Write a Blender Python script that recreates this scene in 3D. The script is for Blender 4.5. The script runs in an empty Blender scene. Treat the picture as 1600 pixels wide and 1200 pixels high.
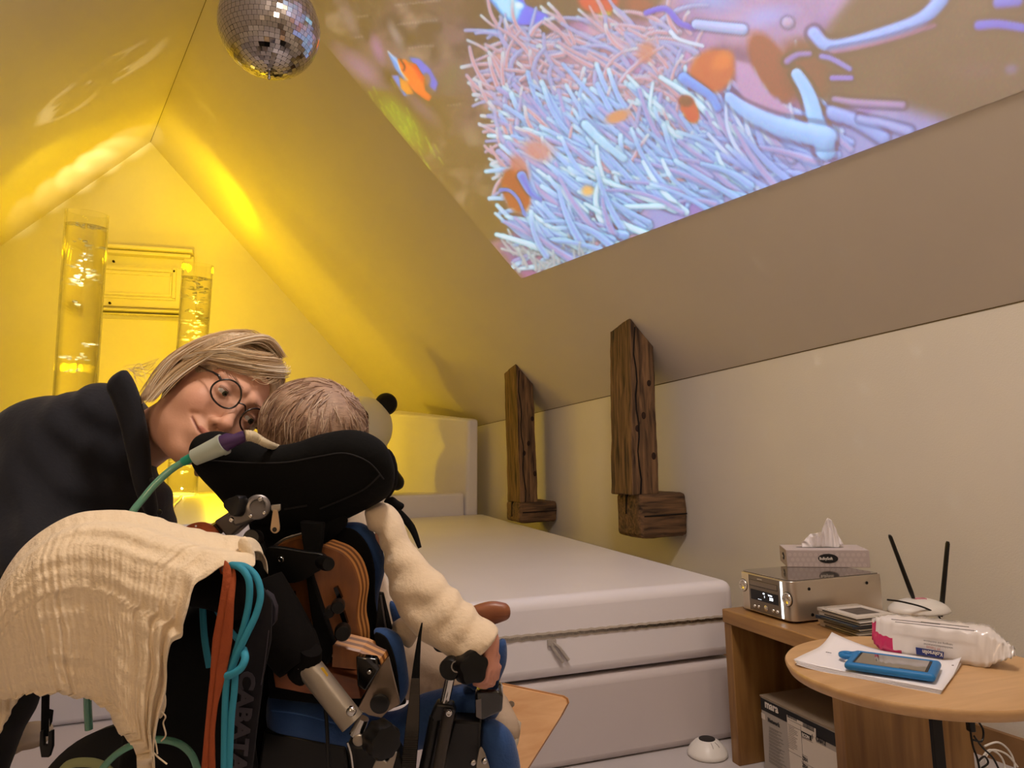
import bpy, bmesh, math, random
import numpy as np
from math import radians, sin, cos, pi
from mathutils import Vector, Matrix
random.seed(7)
RNG = np.random.default_rng(11)
SC = bpy.context.scene
COL = SC.collection

# ---------------------------------------------------------------- camera
YAW, PITCH, ROLL, F, HC = radians(18.286), radians(6.62), radians(-1.463), 1076.0, .8
_f = np.array([sin(YAW)*cos(PITCH), cos(YAW)*cos(PITCH), sin(PITCH)])
_r = np.array([cos(YAW), -sin(YAW), 0.]); _u = np.cross(_r, _f)
CR = cos(ROLL)*_r + sin(ROLL)*_u; CU = -sin(ROLL)*_r + cos(ROLL)*_u; CF = _f
CAM = np.array([0, 0, HC])
def ray(x, y): return (x-800)/F*CR - (y-600)/F*CU + CF
def at(x, y, d): return CAM + ray(x, y)*d
def onz(x, y, z): r = ray(x, y); return CAM + r*(z-HC)/r[2]
def onx(x, y, X): r = ray(x, y); return CAM + r*X/r[0]
def ony(x, y, Y): r = ray(x, y); return CAM + r*Y/r[1]
def onp(x, y, p, n): r = ray(x, y); return CAM + r*np.dot(p-CAM, n)/np.dot(r, n)
def pxof(P):
    q = np.asarray(P, float)-CAM; d = q@CF
    return np.stack([800+F*(q@CR)/d, 600-F*(q@CU)/d, d], -1)
cd = bpy.data.cameras.new('camera'); cam = bpy.data.objects.new('camera', cd); COL.objects.link(cam)
cd.sensor_fit = 'HORIZONTAL'; cd.sensor_width = 36; cd.lens = F/1600*36; cd.clip_start = .01
cam.matrix_world = Matrix(((CR[0], CU[0], -CF[0], 0), (CR[1], CU[1], -CF[1], 0), (CR[2], CU[2], -CF[2], HC), (0, 0, 0, 1)))
SC.camera = cam

# ---------------------------------------------------------------- materials
def lin(c):
    if isinstance(c, str):
        c = [int(c[i:i+2], 16)/255 for i in (0, 2, 4)]
    return [(v/12.92 if v <= .04045 else ((v+.055)/1.055)**2.4) for v in c[:3]]
MATS = {}
def mat(name, col, rough=.6, metal=0., var=0., vscale=20., bump=0., bscale=60., spec=.5, emit=None, es=0., coat=0., trans=0., ior=1.45, stretch=None, sheen=0., attr=None, alpha=1.):
    if name in MATS: return MATS[name]
    m = bpy.data.materials.new(name); m.use_nodes = True; nt = m.node_tree; b = nt.nodes['Principled BSDF']
    c = lin(col); b.inputs['Base Color'].default_value = (*c, 1)
    b.inputs['Roughness'].default_value = rough; b.inputs['Metallic'].default_value = metal
    b.inputs['Specular IOR Level'].default_value = spec; b.inputs['Coat Weight'].default_value = coat
    b.inputs['Transmission Weight'].default_value = trans; b.inputs['IOR'].default_value = ior
    b.inputs['Sheen Weight'].default_value = sheen; b.inputs['Alpha'].default_value = alpha
    if emit: b.inputs['Emission Color'].default_value = (*lin(emit), 1); b.inputs['Emission Strength'].default_value = es
    tc = nt.nodes.new('ShaderNodeTexCoord'); mp = nt.nodes.new('ShaderNodeMapping'); nt.links.new(tc.outputs['Object'], mp.inputs[0])
    if stretch: mp.inputs['Scale'].default_value = stretch
    src = None
    if attr:
        a = nt.nodes.new('ShaderNodeAttribute'); a.attribute_name = attr; src = a.outputs['Color']; nt.links.new(src, b.inputs['Base Color'])
    if var:
        n = nt.nodes.new('ShaderNodeTexNoise'); n.inputs['Scale'].default_value = vscale; n.inputs['Detail'].default_value = 4
        nt.links.new(mp.outputs[0], n.inputs['Vector'])
        mx = nt.nodes.new('ShaderNodeMix'); mx.data_type = 'RGBA'; mx.blend_type = 'MULTIPLY'; mx.inputs[0].default_value = 1
        rr = nt.nodes.new('ShaderNodeMapRange'); rr.inputs[1].default_value = .3; rr.inputs[2].default_value = .7
        rr.inputs[3].default_value = 1-var; rr.inputs[4].default_value = 1+var*.4
        nt.links.new(n.outputs[0], rr.inputs[0]); nt.links.new(rr.outputs[0], mx.inputs['B'])
        if src: nt.links.new(src, mx.inputs['A'])
        else: mx.inputs['A'].default_value = (*c, 1)
        nt.links.new(mx.outputs['Result'], b.inputs['Base Color'])
    if bump:
        n = nt.nodes.new('ShaderNodeTexNoise'); n.inputs['Scale'].default_value = bscale; n.inputs['Detail'].default_value = 3
        nt.links.new(mp.outputs[0], n.inputs['Vector'])
        bp = nt.nodes.new('ShaderNodeBump'); bp.inputs['Strength'].default_value = bump; bp.inputs['Distance'].default_value = .002
        nt.links.new(n.outputs[0], bp.inputs['Height']); nt.links.new(bp.outputs[0], b.inputs['Normal'])
    MATS[name] = m; return m
def wood(name, c1, c2, axis=0, scale=6., rough=.5, bump=.3, dark=0., stretch=12.):
    """long grain running along object axis `axis`"""
    if name in MATS: return MATS[name]
    m = bpy.data.materials.new(name); m.use_nodes = True; nt = m.node_tree; b = nt.nodes['Principled BSDF']
    b.inputs['Roughness'].default_value = rough
    tc = nt.nodes.new('ShaderNodeTexCoord'); mp = nt.nodes.new('ShaderNodeMapping'); nt.links.new(tc.outputs['Object'], mp.inputs[0])
    s = [scale*stretch]*3; s[axis] = scale; mp.inputs['Scale'].default_value = s
    n = nt.nodes.new('ShaderNodeTexNoise'); n.inputs['Scale'].default_value = 1; n.inputs['Detail'].default_value = 8; n.inputs['Distortion'].default_value = .6
    nt.links.new(mp.outputs[0], n.inputs['Vector'])
    cr = nt.nodes.new('ShaderNodeValToRGB'); cr.color_ramp.elements[0].position = .3; cr.color_ramp.elements[1].position = .68
    cr.color_ramp.elements[0].color = (*lin(c2), 1); cr.color_ramp.elements[1].color = (*lin(c1), 1)
    nt.links.new(n.outputs[0], cr.inputs[0])
    if dark:
        e = cr.color_ramp.elements.new(.34); e.color = (*[v*.9 for v in lin(c2)], 1)
        cr.color_ramp.elements[0].color = (*[v*(1-dark) for v in lin(c2)], 1); cr.color_ramp.elements[0].position = .27
    nt.links.new(cr.outputs[0], b.inputs['Base Color'])
    bp = nt.nodes.new('ShaderNodeBump'); bp.inputs['Strength'].default_value = bump; bp.inputs['Distance'].default_value = .003
    nt.links.new(n.outputs[0], bp.inputs['Height']); nt.links.new(bp.outputs[0], b.inputs['Normal'])
    MATS[name] = m; return m

# ---------------------------------------------------------------- objects
WORLD = {}
def wloc(o): return WORLD[o.name] if o is not None else np.zeros(3)
def props(o, label=None, cat=None, group=None, kind=None):
    if label: o['label'] = label
    if cat: o['category'] = cat
    if group: o['group'] = group
    if kind: o['kind'] = kind
    return o
def thing(name, label, cat, loc, group=None):
    o = bpy.data.objects.new(name, None); COL.objects.link(o); o.empty_display_size = .05
    loc = np.array(loc, float); o.location = loc; WORLD[o.name] = loc
    return props(o, label, cat, group)
def link(name, me, m, parent=None, label=None, cat=None, group=None, kind=None, smooth=False, frame=None):
    """mesh in world coordinates -> an object whose origin sits in its middle"""
    n = len(me.vertices); co = np.empty(n*3, np.float64); me.vertices.foreach_get('co', co); co = co.reshape(-1, 3)
    c = (co.min(0)+co.max(0))/2
    Rm = np.eye(3) if frame is None else np.array(frame, float)   # columns = local axes
    co = (co-c)@Rm; me.vertices.foreach_set('co', co.ravel())
    me.polygons.foreach_set('use_smooth', [smooth]*len(me.polygons))
    mi_ = np.zeros(len(me.polygons), np.int32); me.polygons.foreach_get('material_index', mi_); me.materials.clear()
    for k in (m if isinstance(m, (list, tuple)) else [m]): me.materials.append(k)
    me.polygons.foreach_set('material_index', mi_)
    me.update()
    o = bpy.data.objects.new(name, me); COL.objects.link(o)
    o.parent = parent; o.location = c-wloc(parent); WORLD[o.name] = c
    if frame is not None: o.rotation_euler = Matrix(Rm.tolist()).to_euler()
    return props(o, label, cat, group, kind)
def bevel(o, w=.003, seg=2, ang=35):
    md = o.modifiers.new('bevel', 'BEVEL'); md.width = w; md.segments = seg; md.limit_method = 'ANGLE'; md.angle_limit = radians(ang)
    for p in o.data.polygons: p.use_smooth = True
    o.data.set_sharp_from_angle(angle=radians(40)) if hasattr(o.data, 'set_sharp_from_angle') else None
    return o
def meshof(V, Fc, mi=None):
    me = bpy.data.meshes.new('m'); me.from_pydata([tuple(map(float, v)) for v in V], [], [tuple(map(int, f)) for f in Fc])
    if mi is not None: me.polygons.foreach_set('material_index', mi)
    me.update(); return me
class MB:
    def __init__(s): s.V = []; s.F = []; s.M = []
    def add(s, V, Fc, m=0):
        k = len(s.V); s.V += [tuple(map(float, v)) for v in V]; s.F += [tuple(int(i)+k for i in f) for f in Fc]; s.M += [m]*len(Fc); return s
    def hexa(s, P, m=0):
        """8 corners: 0-3 one face, 4-7 the opposite face in the same order"""
        return s.add(P, [(0, 1, 2, 3), (7, 6, 5, 4), (0, 4, 5, 1), (1, 5, 6, 2), (2, 6, 7, 3), (3, 7, 4, 0)], m)
    def box(s, a, b, m=0):
        x0, y0, z0 = a; x1, y1, z1 = b
        return s.hexa([(x0, y0, z0), (x1, y0, z0), (x1, y1, z0), (x0, y1, z0), (x0, y0, z1), (x1, y0, z1), (x1, y1, z1), (x0, y1, z1)], m)
    def obox(s, c, ax, half, m=0):
        c = np.array(c, float); ax = [np.array(a, float)/np.linalg.norm(a) for a in ax]
        P = [c+sx*half[0]*ax[0]+sy*half[1]*ax[1]+sz*half[2]*ax[2] for sz in (-1, 1) for sx, sy in ((-1, -1), (1, -1), (1, 1), (-1, 1))]
        return s.hexa(P, m)
    def prism(s, P, ext, m=0):
        P = [np.array(p, float) for p in P]; e = np.array(ext, float); n = len(P)
        return s.add(P+[p+e for p in P], [tuple(range(n-1, -1, -1)), tuple(range(n, 2*n))]+[(i, (i+1) % n, n+(i+1) % n, n+i) for i in range(n)], m)
    def tube(s, P, r, seg=10, closed=False, m=0, cap=True, flat=None):
        P = [np.array(p, float) for p in P]; n = len(P); rr = r if hasattr(r, '__len__') else [r]*n
        V = []; up = None
        for i in range(n):
            t = (P[(i+1) % n]-P[i-1]) if closed else (P[min(i+1, n-1)]-P[max(i-1, 0)])
            t = t/(np.linalg.norm(t)+1e-12)
            if up is None:
                up = np.cross(t, [0.3, .2, 1]);  up = up/np.linalg.norm(up)
                if flat is not None: up = np.cross(t, flat); up = up/np.linalg.norm(up)
            if flat is not None: up = np.cross(t, flat)
            up = up-t*np.dot(up, t); up = up/(np.linalg.norm(up)+1e-12); b = np.cross(t, up)
            ra = rr[i]; rb = ra
            if isinstance(ra, tuple): ra, rb = ra
            for k in range(seg):
                a = 2*pi*k/seg; V.append(P[i]+up*cos(a)*ra+b*sin(a)*rb)
        Fc = []
        for i in range(n if closed else n-1):
            j = (i+1) % n
            for k in range(seg):
                Fc.append((i*seg+k, i*seg+(k+1) % seg, j*seg+(k+1) % seg, j*seg+k))
        if cap and not closed: Fc += [tuple(range(seg-1, -1, -1)), tuple((n-1)*seg+k for k in range(seg))]
        return s.add(V, Fc, m)
    def cyl(s, p0, p1, r0, r1=None, seg=24, m=0): return s.tube([p0, p1], [r0, r0 if r1 is None else r1], seg, m=m)
    def lathe(s, c, ax, prof, seg=32, m=0):
        c = np.array(c, float); ax = np.array(ax, float); ax = ax/np.linalg.norm(ax)
        u = np.cross(ax, [.31, .2, .93] if abs(ax[2]) < .9 else [1, 0, 0]); u = u/np.linalg.norm(u); v = np.cross(ax, u)
        V = []; n = len(prof)
        for r, h in prof:
            for k in range(seg): a = 2*pi*k/seg; V.append(c+ax*h+(u*cos(a)+v*sin(a))*r)
        Fc = [(i*seg+k, i*seg+(k+1) % seg, (i+1)*seg+(k+1) % seg, (i+1)*seg+k) for i in range(n-1) for k in range(seg)]
        Fc += [tuple(range(seg-1, -1, -1)), tuple((n-1)*seg+k for k in range(seg))]
        return s.add(V, Fc, m)
    def ell(s, c, rad, ax=None, seg=20, rings=12, m=0):
        c = np.array(c, float); A = np.eye(3) if ax is None else np.array(ax, float).T
        V = []; Fc = []
        for i in range(rings+1):
            t = pi*i/rings
            for k in range(seg):
                a = 2*pi*k/seg; V.append(c+A@np.array([rad[0]*sin(t)*cos(a), rad[1]*sin(t)*sin(a), rad[2]*cos(t)]))
        for i in range(rings):
            for k in range(seg): Fc.append((i*seg+k, (i+1)*seg+k, (i+1)*seg+(k+1) % seg, i*seg+(k+1) % seg))
        return s.add(V, Fc, m)
    def build(s, name, m, parent=None, label=None, cat=None, group=None, kind=None, smooth=False, bev=0, seg=2, frame=None, fix=True):
        me = meshof(s.V, s.F, s.M)
        if fix:
            bm = bmesh.new(); bm.from_mesh(me); bmesh.ops.remove_doubles(bm, verts=bm.verts, dist=1e-6)
            bmesh.ops.recalc_face_normals(bm, faces=bm.faces); bm.to_mesh(me); bm.free()
        o = link(name, me, m, parent, label, cat, group, kind, smooth, frame)
        if bev: bevel(o, bev, seg)
        elif smooth and hasattr(me, 'set_sharp_from_angle'): me.set_sharp_from_angle(angle=radians(50))
        return o
def spline(P, n=8, closed=False):
    """Catmull-Rom through the points"""
    P = [np.array(p, float) for p in P]; N = len(P); out = []
    for i in range(N if closed else N-1):
        g = (lambda k: P[k % N]) if closed else (lambda k: P[min(max(k, 0), N-1)])
        a, b, c, d = g(i-1), g(i), g(i+1), g(i+2)
        for j in range(n):
            t = j/n; out.append(.5*((2*b)+(-a+c)*t+(2*a-5*b+4*c-d)*t*t+(-a+3*b-3*c+d)*t**3))
    if not closed: out.append(P[-1])
    return out
TEXT_K = [1.]
def text(name, s, size, org, right, up, m, parent, depth=.0004, bold=0., align='LEFT', label=None, lift=.0006, sx=1.):
    """lettering as a mesh; org = its lower left corner"""
    c = bpy.data.curves.new('t', 'FONT'); c.body = s; c.size = size*TEXT_K[0]; c.extrude = depth; c.offset = bold; c.align_x = align; c.resolution_u = 3
    o = bpy.data.objects.new('t', c); COL.objects.link(o); bpy.context.view_layer.update()
    me = bpy.data.meshes.new_from_object(o.evaluated_get(bpy.context.evaluated_depsgraph_get()))
    bpy.data.objects.remove(o); bpy.data.curves.remove(c)
    n = len(me.vertices)
    if n == 0: return None
    co = np.empty(n*3); me.vertices.foreach_get('co', co); co = co.reshape(-1, 3)
    R_ = np.array(right, float); R_ = R_/np.linalg.norm(R_); U_ = np.array(up, float); U_ = U_-R_*np.dot(R_, U_); U_ = U_/np.linalg.norm(U_); N_ = np.cross(R_, U_)
    W = np.array(org, float)+co[:, :1]*sx*R_+co[:, 1:2]*U_+(co[:, 2:]+lift)*N_
    me.vertices.foreach_set('co', W.ravel()); me.update()
    return link(name, me, m, parent, label)

# ---------------------------------------------------------------- organic shapes: distance fields turned into a surface
def cap(P, a, b, ra, rb):
    a = np.array(a, float); b = np.array(b, float); ba = b-a; h = np.clip(((P-a)@ba)/max(ba@ba, 1e-12), 0, 1)
    return np.linalg.norm(P-a-h[:, None]*ba, axis=1)-(ra+(rb-ra)*h)
def ell(P, c, r, A=None):
    q = P-np.array(c, float)
    if A is not None: q = q@np.array(A, float).T    # rows of A = local axes
    r = np.array(r, float); k0 = np.linalg.norm(q/r, axis=1); k1 = np.linalg.norm(q/(r*r), axis=1)
    return k0*(k0-1)/np.maximum(k1, 1e-9)
def smin(a, b, k):
    h = np.maximum(k-np.abs(a-b), 0)/k; return np.minimum(a, b)-h*h*k*.25
def smax(a, b, k): return -smin(-a, -b, k)
def poly2(P, poly):
    """signed distance to a polygon in the first two coordinates"""
    p = P[:, :2]; d = np.full(len(p), 1e9); s = np.ones(len(p)); n = len(poly)
    poly = np.array(poly, float)
    for i in range(n):
        a = poly[i]; b = poly[i-1]; e = b-a; w = p-a
        h = np.clip((w@e)/max(e@e, 1e-14), 0, 1); dd = w-h[:, None]*e
        d = np.minimum(d, (dd*dd).sum(1))
        c1 = p[:, 1] >= a[1]; c2 = p[:, 1] < b[1]; c3 = e[0]*w[:, 1] > e[1]*w[:, 0]
        fl = (c1 & c2 & c3) | (~c1 & ~c2 & ~c3); s = np.where(fl, -s, s)
    return s*np.sqrt(d)
def puff(P, poly, T, zc=0., k=1.):
    """a cushion over the polygon: half thickness T, rounded rim"""
    d = poly2(P, poly); z = (P[:, 2]-zc)/k
    q = np.maximum(d+T, 0); return np.where(d+T > 0, np.sqrt(q*q+z*z)-T, np.abs(z)-T)
def nets(fn, lo, hi, h, O=None, A=None, smooth=1):
    """surface of fn(P)=0 as a mesh; local frame A (columns) at O"""
    lo = np.array(lo, float); hi = np.array(hi, float); n = np.ceil((hi-lo)/h).astype(int)+1
    gx, gy, gz = [lo[i]+np.arange(n[i])*h for i in range(3)]
    V = np.empty(n)
    for i in range(n[0]):
        Y, Z = np.meshgrid(gy, gz, indexing='ij'); P = np.stack([np.full(Y.shape, gx[i]), Y, Z], -1).reshape(-1, 3)
        V[i] = fn(P).reshape(n[1], n[2])
    S = V < 0; c = n-1
    acc = np.zeros((*c, 3)); cnt = np.zeros(c)
    def sl(o): return tuple(slice(o[i], o[i]+c[i]) for i in range(3))
    for ax in range(3):
        oth = [i for i in range(3) if i != ax]
        for u in (0, 1):
            for v in (0, 1):
                o0 = [0, 0, 0]; o0[oth[0]] = u; o0[oth[1]] = v; o1 = list(o0); o1[ax] = 1
                a = V[sl(o0)]; b = V[sl(o1)]; cr = (a < 0) != (b < 0)
                t = np.where(cr, a/np.where(cr, a-b, 1), 0)
                pt = np.zeros((*c, 3)); pt[..., oth[0]] = u; pt[..., oth[1]] = v; pt[..., ax] = t
                acc += pt*cr[..., None]; cnt += cr
    idx = -np.ones(c, int); act = cnt > 0; idx[act] = np.arange(act.sum())
    ijk = np.argwhere(act); vv = (acc[act]/cnt[act][:, None]+ijk)*h+lo
    Q = []
    for ax in range(3):
        u, v = [(1, 2), (2, 0), (0, 1)][ax]
        a = np.take(S, range(0, n[ax]-1), ax); b = np.take(S, range(1, n[ax]), ax); e = np.argwhere(a != b); fl = a[tuple(e.T)]
        ok = (e[:, u] > 0) & (e[:, v] > 0) & (e[:, u] < n[u]-1) & (e[:, v] < n[v]-1); e = e[ok]; fl = fl[ok]
        def g(du, dv):
            q = e.copy(); q[:, u] -= du; q[:, v] -= dv; return idx[tuple(q.T)]
        q = np.stack([g(1, 1), g(0, 1), g(0, 0), g(1, 0)], 1); q[~fl] = q[~fl][:, ::-1]; Q.append(q)
    Q = np.concatenate(Q)
    for _ in range(smooth):     # a light relaxation
        ac = np.zeros_like(vv); ct = np.zeros(len(vv))
        for k in range(4):
            np.add.at(ac, Q[:, k], vv[Q[:, (k+1) % 4]]); np.add.at(ct, Q[:, k], 1)
            np.add.at(ac, Q[:, k], vv[Q[:, k-1]]); np.add.at(ct, Q[:, k], 1)
        vv = vv*.5+.5*ac/np.maximum(ct, 1)[:, None]
    L = vv
    W = vv if A is None else np.array(O)+vv@np.array(A, float).T
    if A is not None and O is None: pass
    return W, Q, L
def fastmesh(W, Q):
    me = bpy.data.meshes.new('m'); me.vertices.add(len(W)); me.vertices.foreach_set('co', np.asarray(W, float).ravel())
    Q = np.asarray(Q); k = Q.shape[1]; me.loops.add(Q.size); me.loops.foreach_set('vertex_index', Q.ravel().astype(np.int32))
    me.polygons.add(len(Q)); me.polygons.foreach_set('loop_start', (np.arange(len(Q))*k).astype(np.int32))
    me.update(calc_edges=True); me.validate(); return me
def vcol(me, C, name='Col'):
    a = me.color_attributes.new(name, 'FLOAT_COLOR', 'POINT'); C = np.concatenate([C, np.ones((len(C), 1))], 1)
    a.data.foreach_set('color', C.ravel().astype(np.float32))
AIMG = np.array([CR, CU, -CF]).T      # axes of the view: right, up, towards the camera
def local(x, y, d, O):
    return (at(x, y, d)-O)@AIMG
def pxpoly(pts, O):
    """outline given in photo pixels at the depth of O -> metres in the plane through O"""
    d = (O-CAM)@CF
    return [tuple(local(x, y, d, O)[:2]) for x, y in pts]
def spoly(pts, n=5): return [tuple(p) for p in spline(pts, n, closed=True)]
# ================================================================ the room
NEAR = np.array([1.80, 1.236, 1.183]); FARP = np.array([1.253, 7.0, 1.062]); APEX = np.array([-1.258, 7., 3.938]); RIDGE = np.array([-.45, 3.903, 3.414])
YB = -2.0; YG = 7.0
wd = (FARP-NEAR)/(FARP-NEAR)[1]; rd = (RIDGE-APEX)/(RIDGE-APEX)[1]
def wallp(Y): return NEAR+wd*(Y-NEAR[1])
def wallx(Y): return wallp(Y)[0]
def ridgep(Y): return APEX+rd*(Y-YG)
LR = np.array([-2.415, 7., 2.823]); nL = np.cross(RIDGE-APEX, LR-APEX); nR = np.cross(FARP-NEAR, APEX-NEAR); nR = nR/np.linalg.norm(nR)
if nR[2] > 0: nR = -nR      # into the room
def leftx(Y, z=.9):         # where the left slope comes down to z
    r = ridgep(Y); return r[0]-(-(nL[2]*(z-r[2]))/nL[0])*-1 if False else r[0]-nL[2]*(z-r[2])/nL[0]
M_wall = mat('wall_paint', 'd9d2c8', .85, bump=.25, bscale=220, var=.03, vscale=3)
M_ceil = mat('ceiling_paint', 'd2c9bf', .62, var=.03, vscale=2, spec=.4)
M_floor = mat('floor_vinyl', 'c2bcbc', .45, var=.05, vscale=6)
TH = .08
def slab(name, P, out):
    b = MB(); b.prism(P, np.array(out, float)*TH); m = M_ceil if 'ceiling' in name else (M_floor if name == 'floor' else M_wall)
    return b.build(name, m, kind='structure')
xb, xg = wallx(YB), wallx(YG); lb, lg = leftx(YB), leftx(YG)
kb = wallp(YB); kg = wallp(YG)
slab('floor', [(lb-.4, YB, 0), (xb+.2, YB, 0), (xg+.2, YG, 0), (lg-.4, YG, 0)], (0, 0, -1))
slab('wall_right', [(xb, YB, 0), (xg, YG, 0), kg, kb], (1, 0, 0))
slab('wall_left', [(lb, YB, 0), (lg, YG, 0), (lg, YG, .9), (lb, YB, .9)], (-1, 0, 0))
slab('ceiling', [kb, kg, APEX, ridgep(YB)], -nR)
nLn = nL/np.linalg.norm(nL); nLn = nLn if nLn[2] < 0 else -nLn
slab('ceiling', [(lb, YB, .9), (lg, YG, .9), APEX, ridgep(YB)], -nLn)
slab('wall_back', [(lg, YG, 0), (xg, YG, 0), kg, APEX, (lg, YG, .9)], (0, 1, 0))
slab('wall_front', [(lb, YB, 0), (xb, YB, 0), kb, ridgep(YB), (lb, YB, .9)], (0, -1, 0))
b = MB()
bb = .014
b.hexa([(wallx(YB)-bb, YB, 0), (wallx(YB), YB, 0), (wallx(YB), YB, .075), (wallx(YB)-bb, YB, .075), (wallx(YG)-bb, YG, 0), (wallx(YG), YG, 0), (wallx(YG), YG, .075), (wallx(YG)-bb, YG, .075)])
b.build('baseboard_right', mat('baseboard_oak', '8f6b45', .5, var=.2, vscale=12), kind='structure')

# the panelled hatch door in the gable wall
M_door = mat('door_paint', 'd6cdbd', .5)
def G(x, y, off=0.): p = ony(x, y, YG-off); return p
def gbox(b, x0, y0, x1, y1, off, back=0.):
    a = ony(x0, y0, YG); c = ony(x1, y1, YG); a0, c0 = (min(a[0], c[0]), max(a[0], c[0])), (min(a[2], c[2]), max(a[2], c[2]))
    b.box((a0[0], YG-off, c0[0]), (a0[1], YG-back+.002, c0[1]))
M_joint = mat('joint_dark_line', '5b4a2c', .9)  # thin dark line along the ceiling seams
b = MB(); b.tube([ridgep(YB)-[0, 0, .002], APEX-[0, 0, .002]], .0016, 6); b.build('trim_1', M_joint, kind='structure')
b = MB(); b.tube([kb-[.001, 0, 0], kg-[.001, 0, 0]], .0016, 6); b.build('trim_2', M_joint, kind='structure')
dr = bpy.data.objects.new('door_1', None); COL.objects.link(dr); dl = ony(210, 500, YG); dr.location = dl; WORLD[dr.name] = dl; props(dr, kind='structure')
b = MB(); gbox(b, 118, 411, 287, 484, .03); b.build('door_panel', M_door, dr, bev=.004)
b = MB()
for (x0, y0, x1, y1) in ((134, 420, 275, 423.5), (134, 465, 275, 468.5), (134, 420, 138, 468), (271, 420, 275, 468)): gbox(b, x0, y0, x1, y1, .045, .02)
for (x0, y0, x1, y1) in ((141, 427, 269, 429), (141, 460, 269, 462), (141, 427, 143, 462), (267, 427, 269, 462)): gbox(b, x0, y0, x1, y1, .039, .02)
b.build('panel_moulding', M_door, dr, bev=.003)
b = MB(); gbox(b, 112, 389, 304, 396, .14); gbox(b, 116, 396, 300, 402, .10); gbox(b, 288, 402, 302, 484, .045); gbox(b, 106, 402, 118, 484, .045); b.build('door_frame', M_door, dr, bev=.008)
b = MB(); gbox(b, 108, 485, 300, 490, .10); gbox(b, 112, 490, 297, 495, .06); b.build('ledge', M_door, dr, bev=.008)
b = MB(); gbox(b, 112, 496, 284, 700, .02); b.build('lower_panel', M_door, dr, bev=.004)
b = MB()
for x, y in ((178, 409), (172, 474)): p = ony(x, y, YG-.03); b.cyl(p, p-np.array([0, .02, 0]), .011, seg=14)
b.build('hinge_bolt', mat('bolt_dark', '1c130c', .4, metal=.6), dr)

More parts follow.
